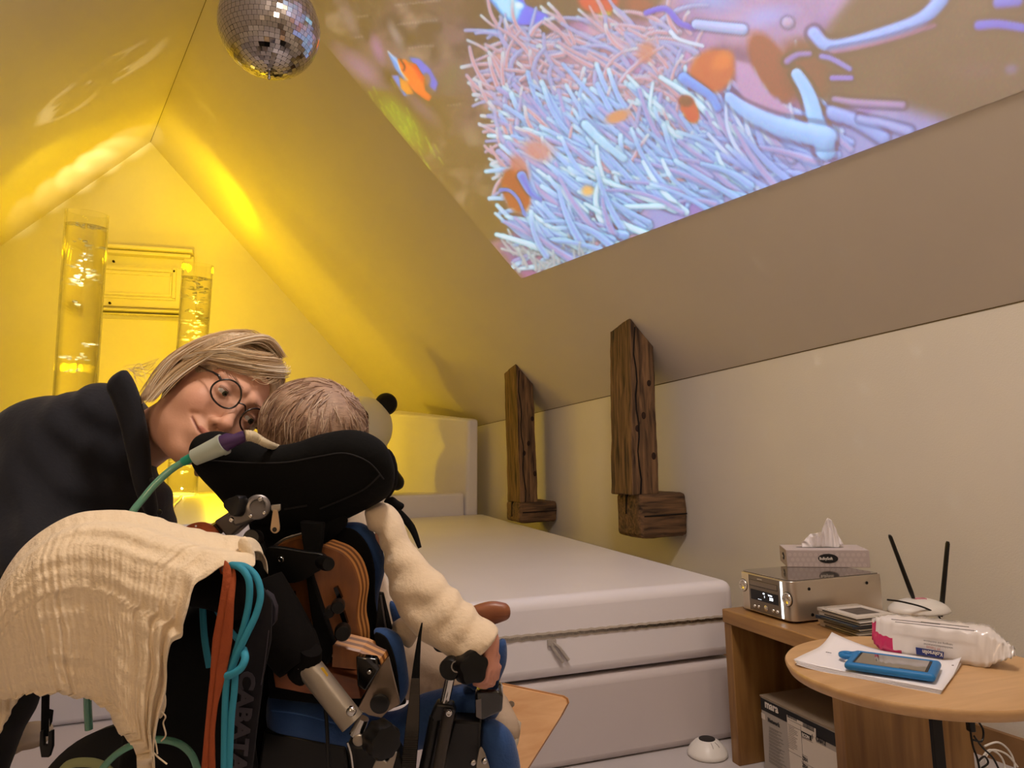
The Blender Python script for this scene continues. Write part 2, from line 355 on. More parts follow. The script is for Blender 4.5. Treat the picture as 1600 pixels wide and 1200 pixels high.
# ================================================================ timber posts and beam ends on the knee wall
M_tim = [wood('old_timber_upright', '7f5f3f', '3d2917', axis=2, scale=5, rough=.85, bump=.9, dark=.75, stretch=11), wood('old_timber_beam', '7a5a3b', '3a2817', axis=0, scale=5, rough=.85, bump=.9, dark=.75, stretch=11)]
M_crack = mat('timber_crack', '120a05', .95)
def rough(o, amp, sc, cuts=5):
    sb = o.modifiers.new('cut', 'SUBSURF'); sb.subdivision_type = 'SIMPLE'; sb.levels = sb.render_levels = cuts
    t = bpy.data.textures.new('r', 'CLOUDS'); t.noise_scale = sc
    d = o.modifiers.new('rough', 'DISPLACE'); d.texture = t; d.strength = amp; d.mid_level = .5; d.texture_coords = 'LOCAL'
def timber(label, plab, blab, kn, pl, pr, ptop_l, ptop_m, ptop_r, pbl, pbm, pbr, blk):
    """post: pixels of its near face edge; blk: (x_back, x_corner, x_wall, ytop, ybot, ybot_wall)"""
    xbk, xc, xw, yt, yb, ybw = blk
    # depth where the right end of the block meets the wall
    Y = 4.0
    for _ in range(40):
        P = ony(xw, yt, Y); Y += (wallx(Y)-P[0])*1.5 if abs(P[0]-wallx(Y)) > 1e-5 else 0
        Y = min(max(Y, 1.5), 6.9)
    A = ony(xc, yt, Y); Bt = ony(xc, yb, Y); X0 = A[0]; zt, zb = A[2], Bt[2]; Xw = wallx(Y)-.004
    Y2 = Y+.02; 
    for _ in range(60):
        q = pxof(np.array([X0, Y2, (zt+zb)/2]))
        if q[0] <= xbk: break
        Y2 += .004
    th = Y2-Y
    t = thing('timber_post', label, 'beam', (X0, Y, zb))
    b = MB(); b.box((X0, Y, zb), (Xw, Y2, zt)); o = b.build('beam_end', M_tim[1], t, label=blab, bev=.018); rough(o, .012, .12, 5)
    o.modifiers.move(0, 0)
    # the upright standing on it
    m_ = ony(pbm, yt, Y+.01); r_ = ony(pbr, yt, Y+.01); X1, X2 = m_[0], r_[0]
    mt = ony(ptop_m[0], ptop_m[1], Y+.01); rt = ony(ptop_r[0], ptop_r[1], Y+.01)
    b = MB(); yy0, yy1 = Y+.006, Y+.006+max(th*.92, .05)
    def ctop(X, Yv):
        # height of the slope above (X,Y)
        return NEAR[2]-(nR[0]*(X-NEAR[0])+nR[1]*(Yv-NEAR[1]))/nR[2]
    xt1, xt2 = mt[0], rt[0]
    b.hexa([(X1, yy0, zt-.004), (X2, yy0, zt-.004), (X2, yy1, zt-.004), (X1, yy1, zt-.004),
            (xt1, yy0, ctop(xt1, yy0)+.002), (xt2, yy0, ctop(xt2, yy0)+.002), (xt2, yy1, ctop(xt2, yy1)+.012), (xt1, yy1, ctop(xt1, yy1)+.012)])
    o = b.build('upright', M_tim[0], t, label=plab, bev=.006); rough(o, .010, .1, 5)
    # long drying cracks
    b = MB(); ft = .45
    a0 = np.array([X1+(X2-X1)*.30, yy0, zt]); a1 = np.array([xt1+(xt2-xt1)*.12, yy0, ctop(xt1, yy0)-.04])
    for k in range(12):
        u0, u1 = k/12, (k+1)/12; p = a0+(a1-a0)*u0+[.006*sin(k*1.7), 0, 0]; q = a0+(a1-a0)*u1+[.006*sin((k+1)*1.7), 0, 0]
        b.prism([p+[-.0022, -.006, 0], p+[.0022, -.006, 0], q+[.0022, -.006, 0], q+[-.0022, -.006, 0]], (0, .02, 0))
    b.build('drying_crack', M_crack, t, fix=False); b = MB()
    zc = zb+(zt-zb)*.48
    b.prism([(X0+.02, Y-.005, zc), (Xw-.005, Y-.005, zc+.004), (Xw-.005, Y-.005, zc+.009), (X0+.02, Y-.005, zc+.006)], (0, .012, 0))
    b.build('drying_crack', M_crack, t, fix=False); b = MB()
    b.prism([(X0-.005, Y+th*.45, zt-.002), (X0-.005, Y+th*.52, zt-.002), (X0-.005, Y+th*.55, zt-.09), (X0-.005, Y+th*.52, zt-.09)], (.012, 0, 0))
    b.build('drying_crack', M_crack, t, fix=False)
    for (fx, fz) in ((.55, .42), (.8, .6), (.3, .35), (.85, .2)):
        b = MB(); c = np.array([X1+(X2-X1)*fx, yy0-.003, zt+(ctop(X1, yy0)-zt)*fz]); b.ell(c+[0, .003, 0], (.011, .0035, .016), seg=12, rings=8)
        b.build('knot', mat('knot_dark', '2a180c', .9), t, smooth=True)
    return X0, Y, Xw
tp = timber('larger old timber post on a beam end, nearest the camera on the knee wall', None, None, 0, 957, 1022, (957, 518), (985, 519), (1022, 570), 970, 987, 1030, (963, 998, 1074, 772, 843, 840))
timber('old timber post on a beam end, standing beside the pale foam backrest', None, None, 0, 782, 833, (782, 576), (806, 574), (833, 612), 787, 812, 841, (786, 811, 871, 785, 818, 832))
# third post far behind the backrest
Y3 = 6.35
a = ony(672, 616, Y3); xr = ony(700, 648, Y3)[0]; xl = ony(658, 616, Y3)[0]
b = MB()
def ctop(X, Yv): return NEAR[2]-(nR[0]*(X-NEAR[0])+nR[1]*(Yv-NEAR[1]))/nR[2]
xa, xb_ = a[0], min(xr, wallx(Y3)-.01)
b.hexa([(xa, Y3, .35), (xb_, Y3, .35), (xb_, Y3+.12, .35), (xa, Y3+.12, .35), (xa, Y3, ctop(xa, Y3)+.012), (xb_, Y3, ctop(xb_, Y3)+.012), (xb_, Y3+.12, ctop(xb_, Y3+.12)+.012), (xa, Y3+.12, ctop(xa, Y3+.12)+.012)])
t = thing('timber_post', 'short top of an old timber post showing above the foam backrest', 'beam', (xa, Y3, .35))
o = b.build('upright', M_tim[0], t, bev=.006); rough(o, .01, .1, 4)
b = MB(); b.box((xa-.02, Y3-.02, .2), (wallx(Y3), Y3+.14, .36)); o = b.build('beam_end', M_tim[1], t, bev=.015)

# ================================================================ foam furniture
M_foam = mat('foam_cover', 'e2dde1', .38, var=.03, vscale=3, bump=.12, bscale=25, spec=.45)
M_foam2 = mat('foam_cover_lower', 'c9c0c0', .4, var=.03, vscale=3, bump=.12, bscale=25, spec=.45)
BF = onz(1081, 1167, 0)                    # foot of the bed front
BY = BF[1]
tf = ony(1147, 907, BY); ZT = tf[2]; bk = onz(745, 800, ZT); bk = tf+(bk-tf)*(4.93-BY)/(bk[1]-BY); XR = tf[0]; XRb = bk[0]; XL = .22; BYb = bk[1]
BR = XR+(BF[0]-XR)*.0
sl = (ony(830, 1068.6, BY)[2]); ZS = sl
xl_slope = ony(795, 950, BY)[2]-ZT
t1 = thing('foam_mattress', 'pale vinyl foam mattress with a zip along its side, lying on the base block', 'mattress', (XR-.5, BY+1.5, ZS))
b = MB(); e = .004
b.hexa([(XL, BY, ZS+e), (XR, BY, ZS+e), (XRb, BYb, ZS+e), (XL, BYb, ZS+e), (XL, BY, ZT), (XR, BY, ZT), (XRb, BYb, ZT), (XL, BYb, ZT)])
o = b.build('mattress_body', M_foam, t1, bev=.03, seg=5)
M_zip = mat('zip_tape', 'bdb2a6', .6); M_zipm = mat('zip_metal', 'a8a29a', .3, metal=1)
zz = ony(1000, 978, BY)[2]
za = ony(795, 999, BY); zbb = ony(1127, 966, BY)
b = MB(); n = 90
pts = [np.array([XL+.02+(XR-.04-XL)*k/n, BY-.0015+.0008*sin(k*1.9), za[2]+(zbb[2]-za[2])*((XL+.02+(XR-.04-XL)*k/n)-za[0])/(zbb[0]-za[0])+.0012*sin(k*2.3)]) for k in range(n+1)]
for k in range(n):
    p, q = pts[k], pts[k+1]; b.prism([p+[0, 0, -.009], q+[0, 0, -.009], q+[0, 0, .009], p+[0, 0, .009]], (0, .004, 0))
zt_ = b.build('zip', M_zip, t1)
b = MB()
for k in range(n*2):
    u = k/2; i = int(u); p = pts[i]+(pts[min(i+1, n)]-pts[i])*(u-i); b.obox(p-[0, .0015, 0], np.eye(3), (.0022, .0012, .0035))
b.build('zip_teeth', M_zipm, zt_)
b = MB(); c = ony(862, 1004, BY-.004); b.obox(c, np.eye(3), (.012, .004, .007)); cc = ony(880, 1028, BY-.006); d_ = cc-c; d_ = d_/np.linalg.norm(d_)
for s in (-1, 1):
    q = np.array([s*.008, -.003, s*.002]); b.tube([c+q*.4, c+d_*.02+q, c+d_*.062+q], [.0035, .0045, .005], 8)
b.build('zip_pull', mat('zip_pull_cord', 'b3aba4', .3, metal=.3), zt_, smooth=True)
b = MB(); b.hexa([(XL, BY, 0), (XR-.005, BY, 0), (XRb, BYb, 0), (XL, BYb, 0), (XL, BY, ZS-e), (XR-.005, BY, ZS-e), (XRb, BYb, ZS-e), (XL, BYb, ZS-e)])
b.build('foam_base_block', M_foam2, label='plain pale foam block on the floor, carrying the zipped mattress', cat='foam block', bev=.022, seg=4)
# platform under the bubble tubes
ZP = .62
b = MB(); b.box((-2.5, 2.66, 0), (-.12, YG-.06, ZP)); b.build('foam_platform', M_foam, label='wide pale foam podium in the gable carrying the bubble tubes', cat='podium', bev=.02, seg=4)
# corner seat behind the bed
Y0 = BYb+.02
sA = ony(726, 770, Y0); ZC = sA[2]
sL = ony(604, 757, Y0+.9)
pt = [ony(731, 655, Y0), ony(748, 655, Y0), ony(745, 800, Y0), ony(726, 800, Y0)]
seat = thing('foam_corner_seat', 'pale foam corner seat with raised backrest behind the head of the bed', 'seat', (pt[3][0], Y0, 0))
YE = 5.9
def back(x, y, Y=YE): return ony(x, y, Y)
b = MB(); n0 = pt
bk_ = [back(604, 646), back(612, 640), back(612, 752), back(603, 752)]
dz = -.002
b.hexa([n0[0], n0[1], (n0[2][0], Y0, .0), (n0[3][0], Y0, .0), bk_[0], bk_[1]+np.array([.06, 0, 0]), (bk_[2][0]+.06, YE, 0), (bk_[3][0], YE, 0)])
b.build('backrest', M_foam, seat, bev=.02, seg=4)
b = MB(); b.hexa([(.15, Y0, 0), (n0[3][0]-.002, Y0, 0), (bk_[3][0]-.002, YE, 0), (.15, YE, 0), (.15, Y0, ZC), (sA[0], Y0, ZC), (bk_[3][0], YE, ZC), (.15, YE, ZC)])
b.build('seat_block', M_foam, seat, bev=.02, seg=4)
# mat on the floor at the left
b = MB(); mL = onz(20, 1172, .03); b.hexa([(-1.25, .98, 0), (-.2, 1.05, 0), (-.2, 2.5, 0), (-1.25, 2.5, 0), (-1.25, .98, .05), (-.2, 1.05, .05), (-.2, 2.5, .05), (-1.25, 2.5, .05)])
b.build('floor_mat', M_foam2, label='thin pale foam mat on the floor in front of the podium, lower left', cat='mat', bev=.01, seg=3)
# ================================================================ bubble tubes
def glassmat(name, ior, col, mixt=.3, rough=0.):
    m = bpy.data.materials.new(name); m.use_nodes = True; nt = m.node_tree; nt.nodes.clear()
    o = nt.nodes.new('ShaderNodeOutputMaterial'); g = nt.nodes.new('ShaderNodeBsdfGlass'); g.inputs['IOR'].default_value = ior; g.inputs['Color'].default_value = (*col, 1); g.inputs['Roughness'].default_value = rough
    t = nt.nodes.new('ShaderNodeBsdfTransparent'); t.inputs[0].default_value = (*col, 1); x = nt.nodes.new('ShaderNodeMixShader'); x.inputs[0].default_value = mixt
    nt.links.new(g.outputs[0], x.inputs[1]); nt.links.new(t.outputs[0], x.inputs[2]); nt.links.new(x.outputs[0], o.inputs[0]); return m
M_water = glassmat('water', 1.25, (.97, .96, .9), .25); M_acr = glassmat('clear_acrylic', 1.12, (.98, .98, .95), .55)
M_bub = mat('air_bubble', 'fffdf0', .08, spec=1., coat=1.)
_n = M_bub.node_tree; _t = _n.nodes.new('ShaderNodeBsdfTranslucent'); _m = _n.nodes.new('ShaderNodeMixShader'); _m.inputs[0].default_value = .5
_n.links.new(_n.nodes['Principled BSDF'].outputs[0], _m.inputs[1]); _n.links.new(_t.outputs[0], _m.inputs[2]); _n.links.new(_m.outputs[0], _n.nodes['Material Output'].inputs[0]); _t.inputs[0].default_value = (1, .98, .85, 1)
M_pvc = mat('white_plastic', 'e4e0da', .35)
def bubble_tube(label, top, low, rpx, d, water_px, nb, seed, bs):
    rg = np.random.default_rng(seed)
    A = at(*top, d); B_ = at(*low, d); ax = (A-B_)/np.linalg.norm(A-B_)
    P0 = B_+ax*((ZP-B_[2])/ax[2]); H = np.linalg.norm(A-P0); r = rpx/F*d
    W = at(*water_px, d); hw = (W-P0)@ax
    t = thing('bubble_tube', label, 'bubble tube', P0)
    prof = [(r, .0), (r, H), (r-.0015, H+.003), (r-.0045, H), (r-.0045, hw+.0005)]
    b = MB(); b.lathe(P0+ax*.012, ax, [(r, 0), (r, H-.012), (r-.0045, H-.012), (r-.0045, .004)], 48); b.build('tube_wall', M_acr, t, smooth=True)
    b = MB(); b.lathe(P0+ax*.02, ax, [(r-.007, 0), (r-.007, hw-.02)], 48); b.build('water_column', M_water, t, smooth=True)
    b = MB(); b.lathe(P0, ax, [(r+.012, 0.0), (r+.012, .010), (r+.001, .012)], 40); b.build('base_ring', M_pvc, t, smooth=True)
    u = np.cross(ax, [0, 1, .1]); u = u/np.linalg.norm(u); v = np.cross(ax, u); sp = MB()
    k = 0
    h = .03
    while k < nb:
        cl = rg.integers(2, 7); hh = rg.uniform(.16, hw-.012); cx = rg.normal(0, r*.22)
        for _ in range(cl):
            x = np.clip(cx+rg.normal(0, r*.25), -r*.75, r*.75); y = np.clip(rg.normal(0, r*.3), -r*.6, r*.6)
            q = P0+ax*np.clip(hh+rg.normal(0, .012), .14, hw-.01)+u*x+v*y; s = rg.uniform(.4, 1.)*bs
            sp.ell(q, (s*1.5, s*1.5, s*.8), seg=8, rings=5)
            k += 1
    for _ in range(26):        # foam where the column ends
        a = rg.uniform(0, 2*pi); rr = r*.85*np.sqrt(rg.uniform()); s = rg.uniform(.3, .8)*bs; sp.ell(P0+ax*(hw-.006)+u*cos(a)*rr+v*sin(a)*rr, (s, s, s*.7), seg=7, rings=5)
    o = sp.build('bubbles', M_bub, t, smooth=True, fix=False); o['kind'] = 'stuff'
    b = MB(); b.lathe(P0+ax*.013, ax, [(r*.8, 0), (r*.8, .006)], 32); b.build('light_disc', mat('tube_led', 'fff2a0', .4, emit='ffe45a', es=5), t)
    return P0, ax, H, r
T1P, ax1, H1, r1 = bubble_tube('tall leaning clear bubble tube nearer the left edge, with few white bubbles', (136.5, 333), (118, 610), 30, 3.84, (134, 353), 110, 5, .0095)
T2P, ax2, H2, r2_ = bubble_tube('clear bubble tube farther back behind the woman, crowded with yellow-lit bubbles', (309.5, 413), (284, 768), 22.5, 5.24, (308, 434), 400, 9, .0105)
b = MB(); P = [onz(284, 771, ZP+.004), onz(281, 780, ZP+.004), onz(272, 789, ZP+.004), onz(266, 798, ZP+.004)]
b.tube(spline(P, 5), .011, 8); b.build('cable_under_cover', M_foam, label='covered cable ridge running over the podium from the farther bubble tube', cat='cable', smooth=True)

# crumpled cushion at the left edge
O = onz(12, 690, ZP+.1); hc = .16
def fn(P):
    return ell(P, (0, 0, 0), (.27, .30, .14))+.006*np.sin(P[:, 0]*40+P[:, 1]*30)+.004*np.sin(P[:, 0]*-25+P[:, 1]*70)
O = at(-22, 712, 4.9)
W, Q, L = nets(fn, (-.3, -.34, -.18), (.31, .33, .18), .014, O, AIMG)
link('cushion', fastmesh(W, Q), mat('olive_cushion', 'c9c4ab', .8, bump=.5, bscale=30), label='large crumpled pale cushion standing on the podium at the left edge', cat='cushion', smooth=True)

# ================================================================ mirror ball
DB = 2.1; C = at(421.5, 43, DB); RB = 76/F*DB
t = thing('mirror_ball', 'round mirror ball hanging under the ridge, covered in small square mirrors', 'mirror ball', C)
M_mir = mat('mirror_tile', 'c8c4c4', .06, metal=1.); M_bd = mat('ball_core', '2b2623', .7)
b = MB(); b.ell(C, (RB*.985,)*3, seg=64, rings=40); b.build('core', M_bd, t, smooth=True, fix=False)
b = MB(); rows = 34
for i in range(rows):
    t0, t1_ = pi*i/rows, pi*(i+1)/rows; tm = (t0+t1_)/2; ncol = max(6, int(round(2*rows*sin(tm)*.92))); off = RNG.uniform(0, 1)*.3
    for k in range(ncol):
        a0, a1 = 2*pi*(k+off)/ncol, 2*pi*(k+1+off)/ncol; g = .06
        if RNG.uniform() < .012: g = .16
        am = (a0+a1)/2; n = np.array([sin(tm)*cos(am), sin(tm)*sin(am), cos(tm)])
        e1 = np.array([-sin(am), cos(am), 0]); e2 = np.cross(n, e1)
        n2 = n+RNG.normal(0, .012, 3); n2 = n2/np.linalg.norm(n2); e1 = e1-n2*(e1@n2); e1 = e1/np.linalg.norm(e1); e2 = np.cross(n2, e1)
        hw_ = RB*(a1-a0)*sin(tm)/2*(1-g); hh_ = RB*(t1_-t0)/2*(1-g*.8)
        c = C+n*RB; b.add([c-e1*hw_-e2*hh_, c+e1*hw_-e2*hh_, c+e1*hw_+e2*hh_, c-e1*hw_+e2*hh_], [(0, 1, 2, 3)])
b.build('mirror_tiles', M_mir, t, fix=False)
b = MB(); b.cyl(C-[0, 0, RB-.002], C-[0, 0, RB+.016], .0035, .0028, 10); b.ell(C-[0, 0, RB+.016], (.005, .005, .005), seg=10, rings=6); b.build('pin', mat('steel', 'a8a5a2', .3, metal=1), t, smooth=True)
def ceilz(X, Y):
    r = ridgep(Y)
    zl = r[2]-(nL[0]*(X-r[0]))/nL[2]; zr = NEAR[2]-(nR[0]*(X-NEAR[0])+nR[1]*(Y-NEAR[1]))/nR[2]
    return min(zl, zr)
zc = ceilz(C[0], C[1])
b = MB(); b.cyl(C+[0, 0, RB-.003], (C[0], C[1], zc-.08), .0025, seg=8); b.build('hanging_cord', M_bd, t)
b = MB(); b.lathe((C[0], C[1], zc-.1), (0, 0, 1), [(.03, 0), (.04, .01), (.04, .1), (.03, .14)], 24); b.build('motor', M_bd, t, smooth=True)

# ================================================================ panda plush on the corner seat
DP = 5.15; O = at(566, 668, DP); S = DP/F
t = thing('panda_plush', 'black and white panda soft toy sitting on the corner seat behind the child', 'soft toy', at(566, 755, DP))
M_pw = mat('plush_white', 'ddd9cf', .95, sheen=.4, bump=.6, bscale=120); M_pb = mat('plush_black', '0d0b0b', .95, sheen=.2, bump=.5, bscale=120); M_pbr = mat('plush_brown', '4a2c18', .9)
def part(name, fn, lo, hi, h, m, par, O=O, A=AIMG, lab=None, sm=1):
    W, Q, L = nets(fn, lo, hi, h, O, A, sm); return link(name, fastmesh(W, Q), m, par, lab, smooth=True)
part('head', lambda P: ell(P, (0, 0, 0), (.225, .235, .21)), (-.26, -.26, -.24), (.26, .26, .24), .018, M_pw, t)
for s in (-1, 1): part('ear', lambda P: ell(P, (s*.175, .175, -.02), (.085, .085, .05)), (s*.175-.11, .06, -.1), (s*.175+.11, .29, .06), .01, M_pb, t)
part('eye_patch', lambda P: ell(P, (.045, .085, .2), (.045, .06, .03)), (-.02, 0, .14), (.11, .17, .26), .008, M_pbr, t)
part('eye_patch', lambda P: ell(P, (-.1, .085, .18), (.045, .06, .03)), (-.16, 0, .12), (-.03, .17, .24), .008, M_pbr, t)
part('nose', lambda P: ell(P, (-.03, -.03, .225), (.035, .022, .02)), (-.08, -.07, .19), (.02, .01, .26), .006, M_pb, t)
part('torso', lambda P: smin(smin(ell(P, (0, -.30, -.02), (.19, .2, .17)), cap(P, (.13, -.25, 0), (.27, -.4, .08), .07, .06), .03), cap(P, (-.13, -.25, 0), (-.27, -.4, .08), .07, .06), .03), (-.37, -.6, -.23), (.37, -.13, .2), .018, M_pb, t)
for s in (-1, 1): part('leg', lambda P: cap(P, (s*.1, -.38, .05), (s*.2, -.41, .25), .085, .08), (min(s*.1, s*.2)-.11, -.52, -.08), (max(s*.1, s*.2)+.11, -.33, .36), .014, M_pb, t)
# ================================================================ the underwater film: a glowing painted sheet in place of projector light
X0R, Y0R, WR, HR = 430, -12, 1190, 470
rg = np.random.default_rng(3)
def nz(w, h, cells, s=1.):
    g = rg.random((int(cells*h/w)+3, cells+3)); yy = np.linspace(0, g.shape[0]-1.01, h); xx = np.linspace(0, g.shape[1]-1.01, w)
    iy = yy.astype(int); ix = xx.astype(int); fy = (yy-iy)[:, None]; fx = (xx-ix)[None]; fy = fy*fy*(3-2*fy); fx = fx*fx*(3-2*fx)
    return (g[iy][:, ix]*(1-fy)*(1-fx)+g[iy+1][:, ix]*fy*(1-fx)+g[iy][:, ix+1]*(1-fy)*fx+g[iy+1][:, ix+1]*fy*fx)
def fract(c0, n=4): return sum(nz(WR, HR, c0*2**i)/2**i for i in range(n))/sum(1/2**i for i in range(n))
PX, PY = np.meshgrid(np.arange(WR)+X0R, np.arange(HR)+Y0R)
BASE = np.array([126, 104, 84.])
IMG = np.tile(BASE, (HR, WR, 1))
def over(mask, c): 
    global IMG
    IMG = IMG*(1-mask[..., None])+np.array(c, float)*mask[..., None]
def blob(cx, cy, rx, ry, ang, c, soft=.3, al=1.):
    a = radians(ang); dx = PX-cx; dy = PY-cy; u = (dx*cos(a)+dy*sin(a))/rx; v = (-dx*sin(a)+dy*cos(a))/ry
    d = np.sqrt(u*u+v*v); over(np.clip((1-d)/soft, 0, 1)*al, c)
def polymask(poly, soft):
    P = np.stack([PX.ravel(), PY.ravel()], 1).astype(float); d = poly2(P, poly).reshape(PX.shape); return np.clip(-d/soft+.5, 0, 1)
def stroke(path, r0, r1, core, rim, al=1., soft=1., lit=(-.5, -.85), tip=None):
    path = spline(path, 5); A = np.array(path); R = np.linspace(r0, r1, len(A)); m = int(max(r0, r1))+3
    x0 = max(int(A[:, 0].min())-m-X0R, 0); x1 = min(int(A[:, 0].max())+m-X0R, WR); y0 = max(int(A[:, 1].min())-m-Y0R, 0); y1 = min(int(A[:, 1].max())+m-Y0R, HR)
    if x1 <= x0+1 or y1 <= y0+1: return
    gx = PX[y0:y1, x0:x1].astype(float); gy = PY[y0:y1, x0:x1].astype(float)
    best = np.full(gx.shape, 1e9); side = np.zeros(gx.shape); tt = np.zeros(gx.shape)
    for i in range(len(A)-1):
        a, b = A[i], A[i+1]; e = b-a; L = e@e+1e-9; h = np.clip(((gx-a[0])*e[0]+(gy-a[1])*e[1])/L, 0, 1)
        qx = gx-a[0]-h*e[0]; qy = gy-a[1]-h*e[1]; rr = R[i]+(R[i+1]-R[i])*h; q = np.sqrt(qx*qx+qy*qy)/rr
        k = q < best; best = np.where(k, q, best); side = np.where(k, (qx*lit[0]+qy*lit[1])/rr, side); tt = np.where(k, (i+h)/(len(A)-1), tt)
    rmean = (r0+r1)/2
    mk = np.clip((1-best)*rmean/soft, 0, 1)*al
    t = np.clip(best, 0, 1)[..., None]; s = np.clip(side, -1, 1)[..., None]
    core = np.array(core, float); rim = np.array(rim, float)
    c = core*(1-t**1.1)+rim*t**1.1; c = c+(rim*1.08-c)*np.clip(s*1.1, 0, 1); c = c*(1-.28*np.clip(-s, 0, 1))
    if tip is not None: c = c+(np.array(tip, float)-c)*(np.clip(tt-.75, 0, 1)*4)[..., None]*.7
    # a dark outline gives the arms depth
    sh = np.clip((1.45-best)*rmean/2.5, 0, 1)*.27*al; reg = IMG[y0:y1, x0:x1]; reg *= (1-sh[..., None]*(1-mk[..., None]))
    IMG[y0:y1, x0:x1] = reg*(1-mk[..., None])+c*mk[..., None]
n1 = fract(9); n2 = fract(22); n3 = fract(16)
left = np.clip((800-PX)/60, 0, 1)
over(np.clip((n1-.5)*5, 0, 1)*.55*left, (150, 120, 128)); over(np.clip((n2-.56)*8, 0, 1)*.6*left, (165, 140, 120)); over(np.clip((.45-n3)*6, 0, 1)*.6*left, (92, 76, 66))
for q in ((565, 108, 70, 22, 40, (160, 125, 150)), (590, 76, 12, 32, -20, (160, 120, 150)), (545, 30, 16, 50, -25, (150, 128, 122)), (618, 55, 10, 35, -25, (155, 140, 135)), (655, 165, 60, 14, 45, (140, 112, 118)), (705, 120, 22, 40, 20, (132, 118, 95)), (740, 215, 30, 18, 30, (150, 130, 108))): blob(*q[:5], q[5], .8, .75)
blob(628, 190, 72, 24, 50, (146, 150, 52), .7, .9)
for k in range(36):
    a = rg.uniform(-1, 1); x = 628+a*48+rg.normal(0, 9); y = 190+a*56+rg.normal(0, 9); stroke([(x, y), (x+rg.uniform(4, 9), y+rg.uniform(8, 18))], 2.2, 1., (170, 182, 80), (205, 215, 130), .7, 1.5)
for k in range(60):
    x = rg.uniform(520, 790); y = rg.uniform(0, 300)
    if x < 500+y*.75: continue
    stroke([(x, y), (x+rg.uniform(3, 9), y+rg.uniform(7, 20))], rg.uniform(1, 2.5), 1., (165, 145, 130), (195, 180, 160), .45, 2)
for (x, y, nn) in ((618, 8, 16), (622, 38, 14), (640, 75, 9), (700, 165, 5), (560, 26, 4), (556, 58, 3)):
    for k in range(nn): blob(x+k*4.6, y-k*.5+rg.normal(0, .4), 1.6, 1.1, 0, (225, 215, 200), .6, .8)
# anemone bed
am = polymask([(748, 128), (765, 95), (800, 62), (835, 75), (870, 40), (930, 22), (1010, 30), (1060, -20), (1340, -20), (1300, 25), (1275, 60), (1250, 60), (1230, 90), (1275, 190), (1330, 165), (1400, 168), (1475, 190), (1475, 210), (830, 445), (765, 380), (850, 345), (800, 330), (783, 295), (800, 260), (778, 225), (785, 180), (760, 165)], 14)
nn = n2*1.2-.1
IMG = IMG*(1-am[..., None])+(np.array([168, 132, 150.])+(nn[..., None]-.5)*np.array([110, 100, 90.]))*am[..., None]
over(polymask([(1000, 170), (1140, 150), (1250, 190), (1300, 168), (1400, 168), (1475, 192), (1475, 205), (1000, 380)], 40)*.85, (150, 155, 212))
over(np.clip((n1-.52)*6, 0, 1)*am*np.clip((1000-PX)/60, 0, 1)*.6, (206, 138, 122))
over(np.clip((n3-.56)*7, 0, 1)*am*.5, (140, 100, 170))
over(polymask([(1040, -20), (1340, -20), (1300, 30), (1270, 70), (1190, 60), (1080, 60)], 30)*.75, (165, 140, 180))
blob(1110, -5, 60, 30, 10, (150, 165, 225), .8, .8); blob(1200, 25, 60, 22, -10, (158, 160, 222), .8, .7)
blob(935, 2, 36, 22, 5, (205, 92, 32), .3); blob(942, 24, 16, 7, -20, (200, 190, 60), .5, .9); blob(1000, 10, 34, 20, 15, (160, 90, 75), .6, .8)
# blue fish at the top
over(polymask([(755, -12), (790, 30), (808, 40), (850, 38), (858, 24), (822, 8), (812, -12)], 4), (64, 120, 228)); over(polymask([(760, -12), (788, 26), (806, 36), (815, 14), (800, -12)], 8), (170, 215, 240)); blob(812, 8, 10, 7, 20, (235, 245, 250), .6, .8)
blob(835, 55, 30, 18, 0, (70, 60, 66), .7, .7)
# clownfish in mid-water
over(polymask([(606, 82), (622, 92), (628, 112), (640, 124), (634, 128), (618, 108)], 3), (120, 160, 225))
over(polymask([(640, 90), (655, 92), (672, 108), (684, 130), (680, 142), (668, 132)], 4), (70, 120, 215)); over(polymask([(612, 118), (622, 118), (640, 148), (632, 150)], 3), (90, 140, 220))
over(polymask([(621, 92), (634, 94), (642, 104), (652, 112), (662, 128), (664, 142), (674, 151), (670, 158), (660, 152), (648, 143), (636, 128), (626, 112)], 2.5), (240, 128, 32))
over(polymask([(624, 121), (636, 128), (646, 146), (636, 148), (626, 138)], 3), (232, 150, 60)); over(polymask([(640, 98), (650, 100), (664, 122), (660, 130)], 2.5), (225, 105, 22)); blob(667, 124, 8, 14, -10, (190, 120, 60), .5, .7)
stroke([(626, 94), (632, 103), (631, 110)], 2, 2, (120, 60, 20), (120, 60, 20)); stroke([(606, 80), (620, 96), (627, 112), (638, 126)], 1.2, 1.2, (220, 235, 250), (220, 235, 250))
CY, PK, LI = (158, 200, 246), (196, 140, 150), (176, 160, 214)
